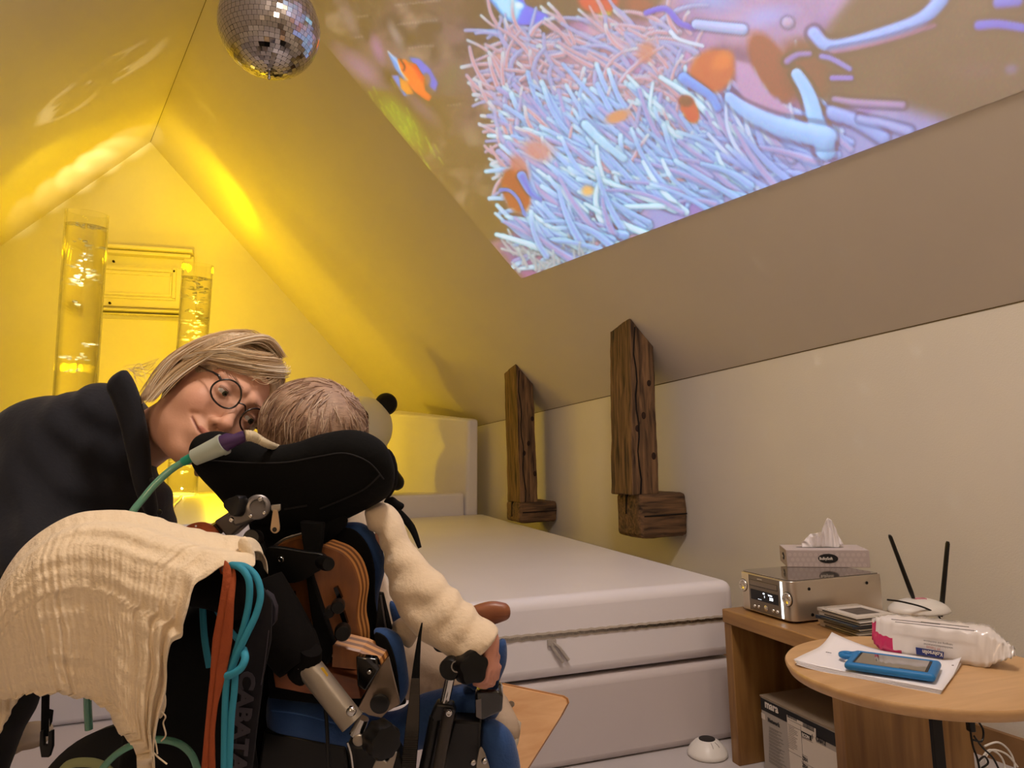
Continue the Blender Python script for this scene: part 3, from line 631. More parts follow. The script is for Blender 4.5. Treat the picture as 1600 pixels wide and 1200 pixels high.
# curly arms of the upper cluster
c1 = np.array([860, 190.])
S = []
for k in range(340):
    x = rg.uniform(765, 1090); y = rg.uniform(45, 290)
    if polymask is None: continue
    if x < 790 and y < 90: continue
    a = radians(rg.normal(205, 38)); L = rg.uniform(40, 110); bend = rg.uniform(-1.7, 1.7)
    P = [(x, y)]; 
    for j in range(4): a += bend/4; P.append((P[-1][0]+cos(a)*L/4, P[-1][1]+sin(a)*L/4*.85))
    S.append((y+rg.uniform(-20, 20), P, rg.uniform(3.6, 6), rg.uniform(2.2, 3.2), 0))
for k in range(640):
    x = rg.uniform(850, 1330); y = rg.uniform(190, 430)
    if y > 448-(x-815)*.375 or y < 150+(1330-x)*.04: continue
    a = radians(rg.normal(212, 12)); L = rg.uniform(55, 140); bend = rg.normal(0, .45)
    P = [(x, y)]
    for j in range(3): a += bend/3; P.append((P[-1][0]+cos(a)*L/3, P[-1][1]+sin(a)*L/3))
    S.append((y+rg.uniform(-25, 25), P, rg.uniform(4.5, 7.5), rg.uniform(2.6, 4.2), 1))
for k in range(110):
    x = rg.uniform(800, 930); y = rg.uniform(350, 428)
    if y < 375-(x-790)*.25 : continue
    a = radians(rg.normal(235, 30)); L = rg.uniform(14, 36); S.append((y, [(x, y), (x+cos(a)*L/2+rg.normal(0, 2), y+sin(a)*L/2), (x+cos(a)*L, y+sin(a)*L)], 3.4, 2., 2))
S.sort(key=lambda s: s[0])
for y, P, r0, r1, z in S:
    tx_ = min(p[0] for p in P); bx_ = np.interp(P[-1][1], [0, 60, 130, 180, 260, 330, 380, 430], [706, 738, 744, 778, 786, 802, 774, 800]); dx_s = max(0, bx_-tx_-rg.uniform(0, 34)); P = [(p[0]+dx_s, p[1]) for p in P]
    w = rg.uniform()
    if z == 0: core, rim = ((208, 140, 140), (178, 200, 240)) if w < .7 else ((172, 150, 190), (158, 190, 242))
    elif z == 1: core, rim = ((150, 165, 225), (164, 212, 250)) if w < .55 else (((176, 150, 190), (150, 180, 245)) if w < .85 else ((205, 215, 235), (180, 232, 250)))
    else: core, rim = ((170, 160, 165), (180, 205, 220))
    if P[0][0] > 1180 and z == 1: rim = (158, 178, 238)
    stroke(P, r0, r1, core, rim, 1., 1.2, tip=(200, 236, 246) if w < .4 else None)
# fish bodies among the arms
blob(806, 298, 24, 42, -18, (170, 104, 72), .25); blob(812, 262, 16, 30, -30, (190, 120, 100), .5, .8); stroke([(782, 297), (796, 298), (810, 312), (820, 336)], 3.5, 2.5, (70, 130, 215), (90, 150, 230)); stroke([(815, 275), (828, 300), (845, 312)], 8, 3, (80, 120, 205), (130, 160, 230))
blob(965, 182, 26, 12, -20, (200, 145, 110), .5); blob(918, 298, 13, 11, 0, (225, 180, 120), .6); blob(840, 235, 34, 24, 20, (196, 132, 118), .6, .8); stroke([(915, 195), (945, 225), (975, 248)], 8, 6, (170, 205, 238), (185, 225, 246), .85, 2); blob(1010, 80, 18, 26, 20, (200, 130, 100), .6, .7)
blob(1112, 112, 44, 38, -40, (190, 112, 66), .3); blob(1128, 95, 26, 18, -40, (215, 130, 60), .6, .8); blob(1078, 172, 14, 26, -25, (196, 104, 42), .3); blob(1072, 158, 16, 12, 10, (140, 72, 52), .5); blob(1205, 105, 30, 70, -28, (150, 92, 66), .3); blob(1255, 110, 44, 62, -20, (136, 96, 74), .4, .95)
over(polymask([(1150, 95), (1172, 100), (1196, 140), (1240, 178), (1215, 180), (1165, 165), (1150, 130)], 6), (180, 145, 180)); stroke([(1068, 122), (1090, 136), (1112, 152), (1122, 170)], 9, 6, (120, 150, 225), (130, 165, 240))
stroke([(1048, 50), (1062, 62), (1098, 72)], 4, 3, (205, 215, 235), (200, 220, 250)); stroke([(1010, 20), (1040, 14), (1062, 36), (1085, 44)], 5, 5, (110, 100, 200), (130, 130, 230)); stroke([(1088, 38), (1120, 42), (1160, 46)], 8, 9, (176, 176, 220), (168, 190, 240)); stroke([(1230, 35), (1232, 36)], 9, 9, (190, 160, 180), (170, 160, 200))
# blurred arms at the right
for P, r0, r1, co, so in (([(1272, 52), (1290, 70), (1320, 70), (1390, 50), (1440, 30), (1470, 0), (1478, -20)], 12, 15, (150, 172, 236), 6), ([(1300, 82), (1380, 66), (1460, 40)], 8, 8, (165, 120, 140), 8), ([(1530, 40), (1560, 38), (1600, 44)], 11, 9, (122, 116, 205), 6), ([(1560, 5), (1590, 2)], 12, 12, (124, 120, 200), 7),
    ([(1230, 96), (1245, 86), (1265, 84)], 8, 6, (150, 130, 185), 5), ([(1284, 88), (1300, 92), (1328, 108)], 7, 6, (150, 140, 215), 5), ([(1300, 122), (1330, 122)], 6, 6, (150, 130, 205), 4), ([(1304, 155), (1340, 160), (1410, 164)], 7, 8, (166, 140, 180), 6), ([(1245, 116), (1262, 145), (1276, 190), (1290, 235)], 10, 17, (150, 188, 240), 3), ([(1140, 152), (1165, 172), (1215, 196), (1290, 215)], 9, 20, (154, 186, 240), 4), ([(1300, 175), (1340, 190), (1380, 215)], 12, 12, (150, 165, 225), 6), ([(1345, 185), (1390, 196), (1420, 205)], 8, 10, (160, 165, 220), 7)): stroke(P, r0, r1, co, [min(255, v*1.08) for v in co], .95, so)
blob(1520, 110, 60, 20, 0, (134, 108, 96), .8, .6); blob(1580, 108, 16, 12, 0, (136, 118, 150), .8, .7)
for ax_b in (0, 1, 0, 1): IMG = .25*np.roll(IMG, 1, ax_b)+.5*IMG+.25*np.roll(IMG, -1, ax_b)
IMG = IMG+rg.normal(0, 3.5, IMG.shape)
rn = fract(12, 3); IMG = IMG*(1+(rn[..., None]-.5)*.10)
# the glowing sheet on the slope, projector light put into its emission colour
E0 = onp(815, 435, NEAR, nR); E1 = onp(1468, 190, NEAR, nR); E2 = onp(505, 65, NEAR, nR)
eu = (E1-E0)/np.linalg.norm(E1-E0); ev = E2-E0; LV = 1.72; LU = 2.72; ev = ev/np.linalg.norm(ev)
g = .0046; nu, nv = int(LU/g), int(LV/g)
U, V_ = np.meshgrid(np.linspace(0, LU, nu), np.linspace(0, LV, nv), indexing='ij')
Wp = E0+U[..., None]*eu+V_[..., None]*ev+nR*.003; Wp = Wp.reshape(-1, 3)
q = pxof(Wp); x = q[:, 0]; y = q[:, 1]
y = np.where(y < 0, -y*.5, y); x = np.where((q[:, 2] < .1) | ~np.isfinite(x), 1600, x)
xi = np.clip(x-X0R, 0, WR-1.01); yi = np.clip(y-Y0R, 0, HR-1.01); ix = xi.astype(int); iy = yi.astype(int); fx = (xi-ix)[:, None]; fy = (yi-iy)[:, None]
Cc = IMG[iy, ix]*(1-fx)*(1-fy)+IMG[iy, ix+1]*fx*(1-fy)+IMG[iy+1, ix]*(1-fx)*fy+IMG[iy+1, ix+1]*fx*fy
Cc = np.clip(Cc, 0, 255)/255; Cl = np.where(Cc < .04045, Cc/12.92, ((Cc+.055)/1.055)**2.4)
amb = np.where(BASE/255 < .04, 0, ((BASE/255+.055)/1.055)**2.4)*.93
Cl = np.clip(Cl-amb, 0, None)
I = np.arange(nu*nv).reshape(nu, nv); Q = np.stack([I[:-1, :-1], I[1:, :-1], I[1:, 1:], I[:-1, 1:]], -1).reshape(-1, 4)
me = fastmesh(Wp, Q); 
mp_ = bpy.data.materials.new('film_glow_sheet'); mp_.use_nodes = True; nt = mp_.node_tree; b_ = nt.nodes['Principled BSDF']; b_.inputs['Base Color'].default_value = (*lin('d2c9bf'), 1); b_.inputs['Roughness'].default_value = .5
a_ = nt.nodes.new('ShaderNodeAttribute'); a_.attribute_name = 'Col'; nt.links.new(a_.outputs['Color'], b_.inputs['Emission Color']); b_.inputs['Emission Strength'].default_value = 1.2
o = link('film_glow_sheet', me, mp_, label='glowing painted sheet standing in for a projected film of blue anemone arms and orange clownfish on the sloping ceiling', cat='projection sheet')
vcol(o.data, Cl)
del IMG, PX, PY
# ================================================================ shelf unit, round table and what stands on them
KS = .9; TEXT_K[0] = KS
ZSH = .395; SX = 1.133; YF, YN = 1.661, 1.246; SXB = ony(1520, 1150, YN)[0]
M_oakx = wood('oak_grain_depth', 'a87f4e', '85603a', axis=1, scale=4, rough=.45, bump=.12, stretch=10)
M_oakz = wood('oak_grain_upright', '98713f', '734f29', axis=2, scale=4, rough=.45, bump=.12, stretch=10)
M_oakt = wood('oak_table', 'cda677', 'b48c5e', axis=0, scale=3, rough=.4, bump=.06, stretch=9)
M_black = mat('black_plastic', '0d0c0c', .4); M_blackm = mat('black_metal', '0c0b0a', .38, spec=.35); M_chrome = mat('chrome', 'c9c6c2', .12, metal=1); M_steel = mat('brushed_steel', 'a8a39a', .32, metal=1)
M_white = mat('white_plastic', 'e4e0da', .35); M_paper = mat('paper', 'e9e6ea', .7, bump=.1, bscale=30); M_ink = mat('ink_dark', '1c1a1e', .6); M_inkg = mat('ink_grey', '77726e', .7)
sh = thing('shelf_unit', 'oak cube shelf unit beside the bed, open toward the bed side', 'shelf', (SX+.2, 1.6, 0))
th = .032
b = MB(); b.box((SX, YN, ZSH-.036), (SXB, YF, ZSH)); b.build('top_panel', M_oakx, sh, bev=.003)
b = MB(); b.box((SX+.004, YF-th, 0), (SXB, YF-.001, ZSH-.0365)); b.build('side_panel', M_oakz, sh, bev=.002)
b = MB(); b.box((SX+.004, YN+.001, 0), (SXB, YN+th, ZSH-.0365)); b.build('side_panel', M_oakz, sh, bev=.002)
b = MB(); b.box((SXB-.012, YN+th+.0005, .0), (SXB-.001, YF-th-.0005, ZSH-.037)); b.build('back_panel', M_oakz, sh)
# round table
TC = np.array([1.183, 1.091])*KS; TR = .243*KS; ZT2 = .4265
tb = thing('round_table', 'low round wooden side table with black metal leg, in front of the shelf unit', 'table', (TC[0], TC[1], 0))
b = MB(); b.lathe((TC[0], TC[1], ZT2), (0, 0, 1), [(TR-.016, -.022), (TR-.006, -.018), (TR-.001, -.008), (TR, -.003), (TR-.002, 0)], 96); o = b.build('table_top', M_oakt, tb, smooth=True)
lg0 = onz(1467, 1118, .362); LX, LY = 1.20, 1.175
pL = ony(1467, 1150, 1.071); LX = pL[0]; LY = 1.071
b = MB(); b.box((LX-.0135, LY, .008), (LX+.0125, LY+.008, ZT2-.018)); b.build('leg', M_blackm, tb, bev=.001)
b = MB(); b.box((LX-.19, LY-.16, 0), (LX+.05, LY+.03, .008)); b.build('foot_plate', M_blackm, tb, bev=.002)

# cardboard box in the shelf
BX = 1.170; zb_ = onx(1187.8, 1085.6, BX); ZB = zb_[2]; by1 = zb_[1]; by0 = YN+th+.004; BXB = SXB-.03
M_card = mat('card_top', '8d7c6b', .8, var=.12, vscale=14); M_cardw = mat('card_print_grey', 'a39b93', .7); M_label = mat('label_paper', 'cdc3b7', .6); M_band = mat('print_black', '0d0c0f', .6); M_pw2 = mat('print_white', 'd8cfc6', .6)
cb = thing('cardboard_box', 'printed grey and black cardboard box pushed into the oak shelf', 'box', (BX, (by0+by1)/2, 0))
b = MB(); b.box((BX, by0, 0), (BXB, by1, ZB-.004)); b.build('carton', M_cardw, cb, bev=.002)
b = MB(); b.box((BX-.0005, by0, ZB-.0035), (BXB, by1+.002, ZB)); b.build('lid', M_card, cb)
b = MB(); b.box((BX+.0, by0+.01, ZB), (BX+.10, by0+.065, ZB+.0015)); b.build('lid_flap', M_card, cb)
fx = BX-.0006
def bx(x, y): return onx(x, y, fx)
def face(b, x0, y0, x1, y1, lift=0., m=0):
    """rectangle on the printed face, corners given by two opposite points"""
    p = bx(x0, y0); q = bx(x1, y1); X = fx-lift; return b.prism([(X, p[1], p[2]), (X, q[1], p[2]), (X, q[1], q[2]), (X, p[1], q[2])], (.0005, 0, 0), m)
zt0 = ZB-.006; H_ = bx(1189, 1108)[2]
b = MB(); b.prism([(fx, by1-.001, zt0), (fx, by0+.001, zt0), (fx, by0+.001, H_), (fx, by1-.001, H_)], (.0005, 0, 0)); b.build('printed_band', M_band, cb)
rt = np.array([0, -1, 0]); up = np.array([0, 0, 1])
p = bx(1195.5, 1104.5); text('maker_name', 'mara', .030, p, rt, up, M_pw2, cb, bold=.0007, sx=.92)
p = bx(1200, 1127); text('printed_heading', 'Network', .0165, p, rt, up, M_ink, cb, sx=.8, bold=.0002)
b = MB(); face(b, 1189.5, 1113, 1196, 1125, .0003); b.build('printed_square', M_label, cb)
lp = bx(1229, 1112); 
b = MB(); X = fx-.0004; yy0 = lp[1]; b.prism([(X, yy0, ZB-.017), (X, bx(1273.5, 1124)[1], ZB-.017), (X, bx(1274, 1141)[1], ZB-.047), (X, by0+.0, ZB-.047), (X, by0+.0, .0), (X, yy0, .0)], (.0004, 0, 0)); b.build('shipping_label', M_label, cb)
lx = fx-.0006
def onlab(x, y): return onx(x, y, lx)
p = onlab(1252.5, 1150); q = onlab(1267, 1141); b = MB(); b.prism([(lx-.0002, p[1], p[2]+.012), (lx-.0002, q[1], p[2]+.012), (lx-.0002, q[1], p[2]), (lx-.0002, p[1], p[2])], (.0003, 0, 0)); b.build('label_bar', M_band, cb)
text('label_print', 'ECON', .0115, np.array([lx-.0006, p[1]-.003, p[2]+.002]), rt, up, M_pw2, cb, sx=.85, bold=.0002)
p = onlab(1268.5, 1154); text('label_print', '1', .017, p, rt, up, M_ink, cb, sx=.7)
p = onlab(1275, 1157); text('label_print', 'CR612', .0165, p, rt, up, M_ink, cb, sx=.75, bold=.0002)
p = onlab(1254, 1186.5); text('label_print', 'ZRH', .0135, p, rt, up, M_ink, cb, sx=.75)
p = onlab(1254, 1197.5); text('label_print', 'ZRH', .0135, p, rt, up, M_ink, cb, sx=.75)
rg2 = np.random.default_rng(4)
for (x0, x1, yt, yb) in ((1230, 1244, 1112, 1120), (1254, 1271, 1128, 1135)):
    b = MB(); p = onlab(x0, yt); q = onlab(x1, yt); hgt = abs(onlab(x0, yb)[2]-p[2]); yv = p[1]
    while yv > q[1]:
        w_ = rg2.uniform(.0004, .0013); b.prism([(lx-.0002, yv, p[2]), (lx-.0002, yv-w_, p[2]), (lx-.0002, yv-w_, p[2]-hgt), (lx-.0002, yv, p[2]-hgt)], (.0002, 0, 0)); yv -= w_+rg2.uniform(.0005, .0013)
    b.build('bar_code', M_ink, cb)
b = MB()
def rule(x0, y0, x1, w=.0006):
    p = onlab(x0, y0); q = onlab(x1, y0+(x1-x0)*.37); b.prism([(lx-.0002, p[1], p[2]), (lx-.0002, q[1], p[2]), (lx-.0002, q[1], p[2]-w), (lx-.0002, p[1], p[2]-w)], (.0002, 0, 0))
for a in ((1231, 1123, 1272), (1231, 1131, 1272), (1252, 1151, 1270), (1253, 1178, 1262), (1252, 1189, 1290), (1232, 1172, 1253)): rule(*a)
for k in range(13): rule(1232, 1134+k*2.7, 1232+rg2.uniform(8, 17), .0007)
p = onlab(1251, 1135); b.prism([(lx-.0002, p[1], p[2]), (lx-.0002, p[1]-.0006, p[2]), (lx-.0002, p[1]-.0006, 0), (lx-.0002, p[1], 0)], (.0002, 0, 0))
b.build('label_rules', M_ink, cb)
b = MB()
for k in range(11):
    y = 1135+k*5.2; x1 = 1201+rg2.uniform(18, 27)
    for w_ in range(2):
        p = bx(1201.5, y+w_*2.1); q = bx(x1-w_*6, y); b.prism([(fx-.0003, p[1], p[2]), (fx-.0003, q[1], p[2]), (fx-.0003, q[1], p[2]-.0012), (fx-.0003, p[1], p[2]-.0012)], (.0002, 0, 0))
b.build('printed_list', M_inkg, cb)

# ---------------------------------------------------------------- the compact audio receiver
M_sil = mat('silver_panel', 'cabfb0', .33, metal=.85); M_sil2 = mat('silver_top', '6f675f', .12, metal=.6, coat=.6); M_disp = mat('display_black', '060507', .12)
M_btn = mat('button_silver', 'd4ccc0', .25, metal=.8); M_led = mat('light_bar', 'f4fbff', .4, emit='dff4ff', es=3.2); M_dled = mat('display_digits', 'eaf4ff', .4, emit='e8f2ff', es=2.2)
RX, RY0, RY1, RZ = 1.174, 1.431, 1.636, ZSH+.0055; RH = .0955; RD = .2835
rc = thing('cd_receiver', 'silver compact disc receiver with glowing light bar on the oak shelf', 'stereo', (RX+.15, 1.7, ZSH))
def rrect(y0, y1, x0, x1, r, n=6):
    P = []
    for cx, cy, a0 in ((x0+r, y0+r, pi), (x1-r*.3, y0+r*.3, 1.5*pi), (x1-r*.3, y1-r*.3, 0), (x0+r, y1-r, .5*pi)):
        rr = r if cx < (x0+x1)/2 else r*.3
        for k in range(n+1): a = a0+pi/2*k/n; P.append((cx+rr*cos(a), cy+rr*sin(a)))
    return P
O2 = rrect(RY0, RY1, RX, RX+RD, .022)
b = MB(); b.prism([(x, y, RZ) for x, y in O2], (0, 0, RH)); b.build('casing', M_sil, rc, bev=.0015)
O3 = rrect(RY0+.004, RY1-.004, RX+.004, RX+RD-.004, .02); b = MB(); b.prism([(x, y, RZ+RH) for x, y in O3], (0, 0, .0022)); b.build('glass_top', M_sil2, rc)
for (x, y) in ((RX+.035, RY0+.03), (RX+.035, RY1-.03), (RX+RD-.04, RY0+.03), (RX+RD-.04, RY1-.03)):
    b = MB(); b.lathe((x, y, ZSH), (0, 0, 1), [(.016, 0), (.018, .0062)], 20); b.build('foot', M_black, rc)
FX = RX
W_ = RY1-RY0
def fp(u, v): return np.array([FX, RY1-u*W_, RZ+v*RH])      # u: 0 left .. 1 right, v: 0 bottom .. 1 top
def plate(name, u0, u1, v0, v1, dx, m, par=None, bev=.0, cx=.0006):
    b = MB(); a = fp(u0, v0); c = fp(u1, v1); b.box((FX-dx, c[1], a[2]), (FX+cx, a[1], c[2])); return b.build(name, m, par or rc, bev=bev)
ctr = plate('centre_panel', .22, .80, .03, .97, .0012, mat('panel_bronze', '7d736a', .38, metal=.7))
plate('disc_tray', .245, .765, .70, .84, .0022, mat('tray_panel', '857a70', .35, metal=.7), bev=.0008)
b = MB(); 
for (u0, u1, v0, v1) in ((.24, .77, .685, .7), (.24, .77, .84, .85), (.765, .772, .69, .85), (.238, .245, .69, .85)): a = fp(u0, v0); c = fp(u1, v1); b.box((FX-.0014, c[1], a[2]), (FX, a[1], c[2]))
b.build('tray_gap', M_black, rc, fix=False)
ds = plate('display', .255, .775, .33, .60, .002, M_disp)
def dtxt(s, u, v, size, m, par, sx=1., nm='display_text', off=.0021): return text(nm, s, size, fp(u, v)-[off, 0, 0], rt, up, m, par, sx=sx)
dtxt('CD', .50, .53, .0052, M_dled, ds); dtxt('1', .52, .44, .0085, M_dled, ds); dtxt('Total time', .60, .52, .0052, M_dled, ds, .75); dtxt('3:33', .62, .41, .0115, M_dled, ds, .8); dtxt('--- - -- -', .40, .36, .0055, M_dled, ds, .9)
dtxt('marantz', .40, .885, .0068, mat('engraving', 'c8bfb4', .5), rc, 1., 'maker_name', .0014)
plate('light_bar', .825, .852, .03, .96, .0012, M_led)
plate('panel_gap', .205, .222, .03, .97, .0005, mat('panel_edge', 'e4dacd', .3, metal=.7))
for (u, v, r) in ((.105, .64, .0155), (.93, .55, .0165)):
    c = fp(u, v); b = MB(); b.lathe(c+[.002, 0, 0], (-1, 0, 0), [(r, 0), (r, .0035), (r-.001, .005), (r*.45, .005), (r*.42, .0045)], 32); d = b.build('control_dial', M_btn, rc, smooth=True)
    b = MB(); b.lathe(c+[.002, 0, 0], (-1, 0, 0), [(r+.0012, 0), (r+.0012, .0022)], 32); b.build('dial_ring', M_black, d)
    b = MB()
    for a in range(4): q = c-[.0032, 0, 0]+np.array([0, cos(a*pi/2), sin(a*pi/2)])*r*.7; b.obox(q, np.eye(3), (.0004, .0012, .0012))
    b.build('dial_mark', M_inkg, d, fix=False)
for (u, v, r) in ((.325, .155, .0045), (.405, .165, .0045), (.545, .175, .0075), (.68, .17, .0045), (.755, .17, .0045)):
    b = MB(); b.lathe(fp(u, v), (-1, 0, 0), [(r, 0), (r, .003), (r*.8, .0042)], 20); b.build('push_button', M_btn, rc, smooth=True)
for (x, z) in ((RX+.055, .79), (RX+.235, .80), (RX+.06, .14)):
    b = MB(); b.lathe((x, RY0, RZ+RH*z), (0, -1, 0), [(.0042, 0), (.0038, .0015), (.0018, .0015), (.0016, .0006)], 16); b.build('case_screw', M_blackm, rc)
# ---------------------------------------------------------------- tissue box
ZR = RZ+RH+.0022
q0 = onz(1230, 886, ZR); q1 = onz(1360, 887, ZR); q2 = onz(1216, 876, ZR); dx_ = q1-q0; Lx = np.linalg.norm(dx_); dx_ = dx_/Lx
dy_ = np.cross([0, 0, 1], dx_); TH_ = ony(1229.5, 859.5, q0[1])[2]-ZR; TD = max((q2-q0)@dy_, .085)
q0 = q0+dx_*.0; 
M_tis = mat('tissue_print', 'b3a4a2', .6); M_tis2 = mat('tissue_pattern', 'd9cdc8', .6); M_tiss = mat('tissue_paper', 'e8e2e4', .85, bump=.3, bscale=60)
tx = thing('tissue_box', 'flat patterned tissue box with a pulled tissue on top of the silver receiver', 'tissue box', q0+dx_*Lx/2+dy_*TD/2)
b = MB(); P = [q0, q0+dx_*Lx, q0+dx_*Lx+dy_*TD, q0+dy_*TD]; b.hexa(P+[p+[0, 0, TH_] for p in P]); b.build('carton', M_tis, tx, bev=.001)
b = MB(); P = [q0+[0, 0, TH_]+dx_*.0012+dy_*.0012, q0+dx_*(Lx-.0012)+dy_*.0012+[0, 0, TH_], q0+dx_*(Lx-.0012)+dy_*(TD-.0012)+[0, 0, TH_], q0+dy_*(TD-.0012)+dx_*.0012+[0, 0, TH_]]; b.prism(P, (0, 0, .0005)); b.build('top_print', mat('tissue_top', 'c9bdbd', .6), tx)
b = MB()       # flower lattice printed on the sides
def petal(org, ex, ez, nn, W, Hh, sp):
    i = 0; x = sp/2
    while x < W-sp*.3:
        for j, z in enumerate(np.arange(sp*.5, Hh, sp)):
            xc = x+(sp/2 if j % 2 else 0)
            if xc > W-sp*.45: continue
            for k in range(8):
                a = pi*k/4+.2; c = org+ex*(xc+cos(a)*sp*.25)+ez*(z+sin(a)*sp*.25); dd = ex*cos(a)+ez*sin(a); ss = np.cross(nn, dd)
                if not (0.001 < (c-org)@ez < Hh-.001): continue
                b.add([c-dd*sp*.2+nn*.0004, c+ss*.0006+nn*.0004, c+dd*sp*.2+nn*.0004, c-ss*.0006+nn*.0004], [(0, 1, 2, 3)])
        x += sp
petal(q0+dx_*.002, dx_, np.array([0, 0, 1.]), -dy_, Lx-.004, TH_, .0135); petal(q0+dy_*.002, dy_, np.array([0, 0, 1.]), -dx_, TD-.004, TH_, .0135)
b.build('printed_flowers', M_tis2, tx, fix=False)
b = MB(); n = 28
c = q0+dx_*Lx*.505+[0, 0, TH_*.52]-dy_*.0005; b.prism([c+dx_*.0255*cos(2*pi*k/n)+np.array([0, 0, 1])*.0125*sin(2*pi*k/n) for k in range(n)], -dy_*.0008); ov = b.build('logo_oval', M_band, tx)
text('logo_text', 'BulkySoft', .0115, c-dx_*.0225-[0, 0, .0035]-dy_*.0009, dx_, up, M_pw2, ov, bold=.0003, sx=.86)
c2 = q0+dy_*TD*.42+[0, 0, TH_*.52]-dx_*.0005; b = MB(); b.prism([c2+dy_*.016*cos(2*pi*k/n)+np.array([0, 0, 1])*.010*sin(2*pi*k/n) for k in range(n)], -dx_*.0008); ov2 = b.build('logo_oval', M_band, tx)
text('logo_text', 'Bulky', .008, c2+dy_*.011-[0, 0, .003]-dx_*.0009, -dy_, up, M_pw2, ov2, sx=.8)
b = MB(); ct = q0+dx_*Lx*.47+dy_*TD*.5+[0, 0, TH_+.0006]; b.prism([ct+dx_*(Lx*.30)*cos(2*pi*k/n)+dy_*.012*sin(2*pi*k/n) for k in range(n)], (0, 0, .0004)); b.build('slot', M_black, tx)
# crumpled tissue standing up: a folded sheet
O = ct; A = np.array([dx_, dy_, [0, 0, 1]]).T
def sheet(P0, folds, name, par):
    V = []; Fc = []; nu_, nv_ = 40, 26
    for i in range(nu_+1):
        u = i/nu_
        for j in range(nv_+1):
            v = j/nv_; V.append(P0(u, v))
    for i in range(nu_):
        for j in range(nv_): a = i*(nv_+1)+j; Fc.append((a, a+nv_+1, a+nv_+2, a+1))
    me = meshof(V, Fc); o = link(name, me, M_tiss, par, smooth=True); s_ = o.modifiers.new('s', 'SOLIDIFY'); s_.thickness = .0006; return o
def prof(u):    # top edge seen from the front: low wing at the left, high peak right of the middle
    xs = [0, .06, .2, .35, .48, .56, .64, .74, .86, 1]; ys = [.012, .018, .034, .040, .046, .070, .082, .074, .046, .006]
    return np.interp(u, xs, ys)
def P0(u, v):
    w = (u-.5); x = (w*(.096+.014*v)); h = prof(u)*v
    y = .010*sin(u*19+v*3)*(.35+v*.5)*(1-.3*v)+.014*v*sin(u*7+1)+.004*sin(u*47+v*9)*v
    return O+dx_*(x+.002+.008*v)+dy_*y+np.array([0, 0, h])
sheet(P0, 0, 'tissue', tx)
def P1(u, v):
    w = (u-.5); return O+dx_*(w*.06+.004)+dy_*(-.014*v*cos(w*3)+.004*sin(u*23)*v-.002)+np.array([0, 0, prof(.2+u*.6)*v*.8])
sheet(P1, 0, 'tissue_fold', tx)

# ---------------------------------------------------------------- five disc cases
c4 = [onz(x, y, ZSH+.0445) for x, y in ((1277.6, 951), (1333.5, 940), (1398.6, 955), (1346, 970.6))]
cc = sum(c4)/4; e1 = c4[3]-c4[0]; e1 = e1/np.linalg.norm(e1); e1 = -np.array([e1[0]*.0-.0+e1[0], e1[1], 0])
ang0 = math.atan2((c4[3]-c4[0])[1], (c4[3]-c4[0])[0])
M_case = mat('clear_case', 'b9b0a6', .15, coat=.6); M_sp = mat('case_spine', '2c2a2a', .3); tints = ['cfc8c0', 'd8d2cc', '24364a', 'b3a898', 'a79d8f']
labs = ['clear disc case with grey cover, topmost of the stack', 'clear disc case second from the top of the stack', 'dark blue disc case in the middle of the stack', 'grey-edged disc case second from the bottom of the stack', 'disc case at the bottom of the stack, resting on the shelf']
for k in range(5):
    lvl = 4-k; z0 = ZSH+lvl*.0088+.0002; an = ang0+[0, .03, -.04, .05, -.02][k]; off = [(0, 0), (.003, -.002), (-.006, .002), (.004, .003), (.002, -.003)][k]
    ex = np.array([cos(an), sin(an), 0]); ey = np.array([-sin(an), cos(an), 0]); c = np.array([cc[0]+off[0], cc[1]+off[1], z0])
    t = thing('disc_case', labs[k], 'disc case', c, 'disc cases stacked beside the receiver')
    b = MB(); b.obox(c+[0, 0, .0048], (ex, ey, [0, 0, 1]), (.064, .056, .0038)); b.build('case', mat('case_shell_%s' % tints[k], tints[k], .18, coat=.6), t, bev=.0008)
    b = MB(); b.obox(c+[0, 0, .0045], (ex, ey, [0, 0, 1]), (.0643, .0563, .0016)); b.build('paper_edge', mat('case_edge', '3a3430', .4), t)
    b = MB(); b.obox(c-ex*.056+[0, 0, .0049], (ex, ey, [0, 0, 1]), (.009, .0566, .0039)); b.build('spine', M_case if k != 2 else mat('case_shell_24364a', tints[2], .2), t, bev=.0006)
    if k == 0:
        b = MB(); b.obox(c+ex*.008+[0, 0, .0088], (ex, ey, [0, 0, 1]), (.049, .050, .0002)); cv = b.build('cover_sheet', mat('cover_pale', 'cac2ba', .5), t)
        b = MB(); b.obox(c+ex*.008+[0, 0, .0091], (ex, ey, [0, 0, 1]), (.030, .031, .0002)); b.build('cover_picture', mat('cover_grey', '5d5450', .5, var=.4, vscale=60), cv)

# ---------------------------------------------------------------- wireless router behind
RC = onz(1436, 958, ZSH); RC = np.array([min(RC[0], wallx(RC[1])-.09), RC[1], ZSH])
t = thing('wifi_router', 'small white router with two black aerials, behind the disc cases', 'router', RC)
dR = (RC-CAM)@CF
hwid = 47/F*dR
O = RC+np.array([0, 0, .0]); An = math.atan2(-_r[1], _r[0]); ex = np.array([cos(-An), sin(-An), 0]); ey = np.array([-ex[1], ex[0], 0])
def rb(P): return np.maximum(ell(P, (0, 0, .004), (hwid, .052, .034)), .002-P[:, 2])
W, Q, L = nets(rb, (-hwid-.01, -.06, -.004), (hwid+.01, .06, .045), .003, O, np.array([ex, ey, [0, 0, 1]]).T); link('router_body', fastmesh(W, Q), M_white, t, smooth=True)
b = MB(); 
c = O+ex*.002-ey*.005+[0, 0, .0365]; b.obox(c, (ex, ey, [0, 0, 1]), (.014, .008, .0018)); b.build('pink_sticker', mat('sticker_pink', 'c9818f', .6), t)
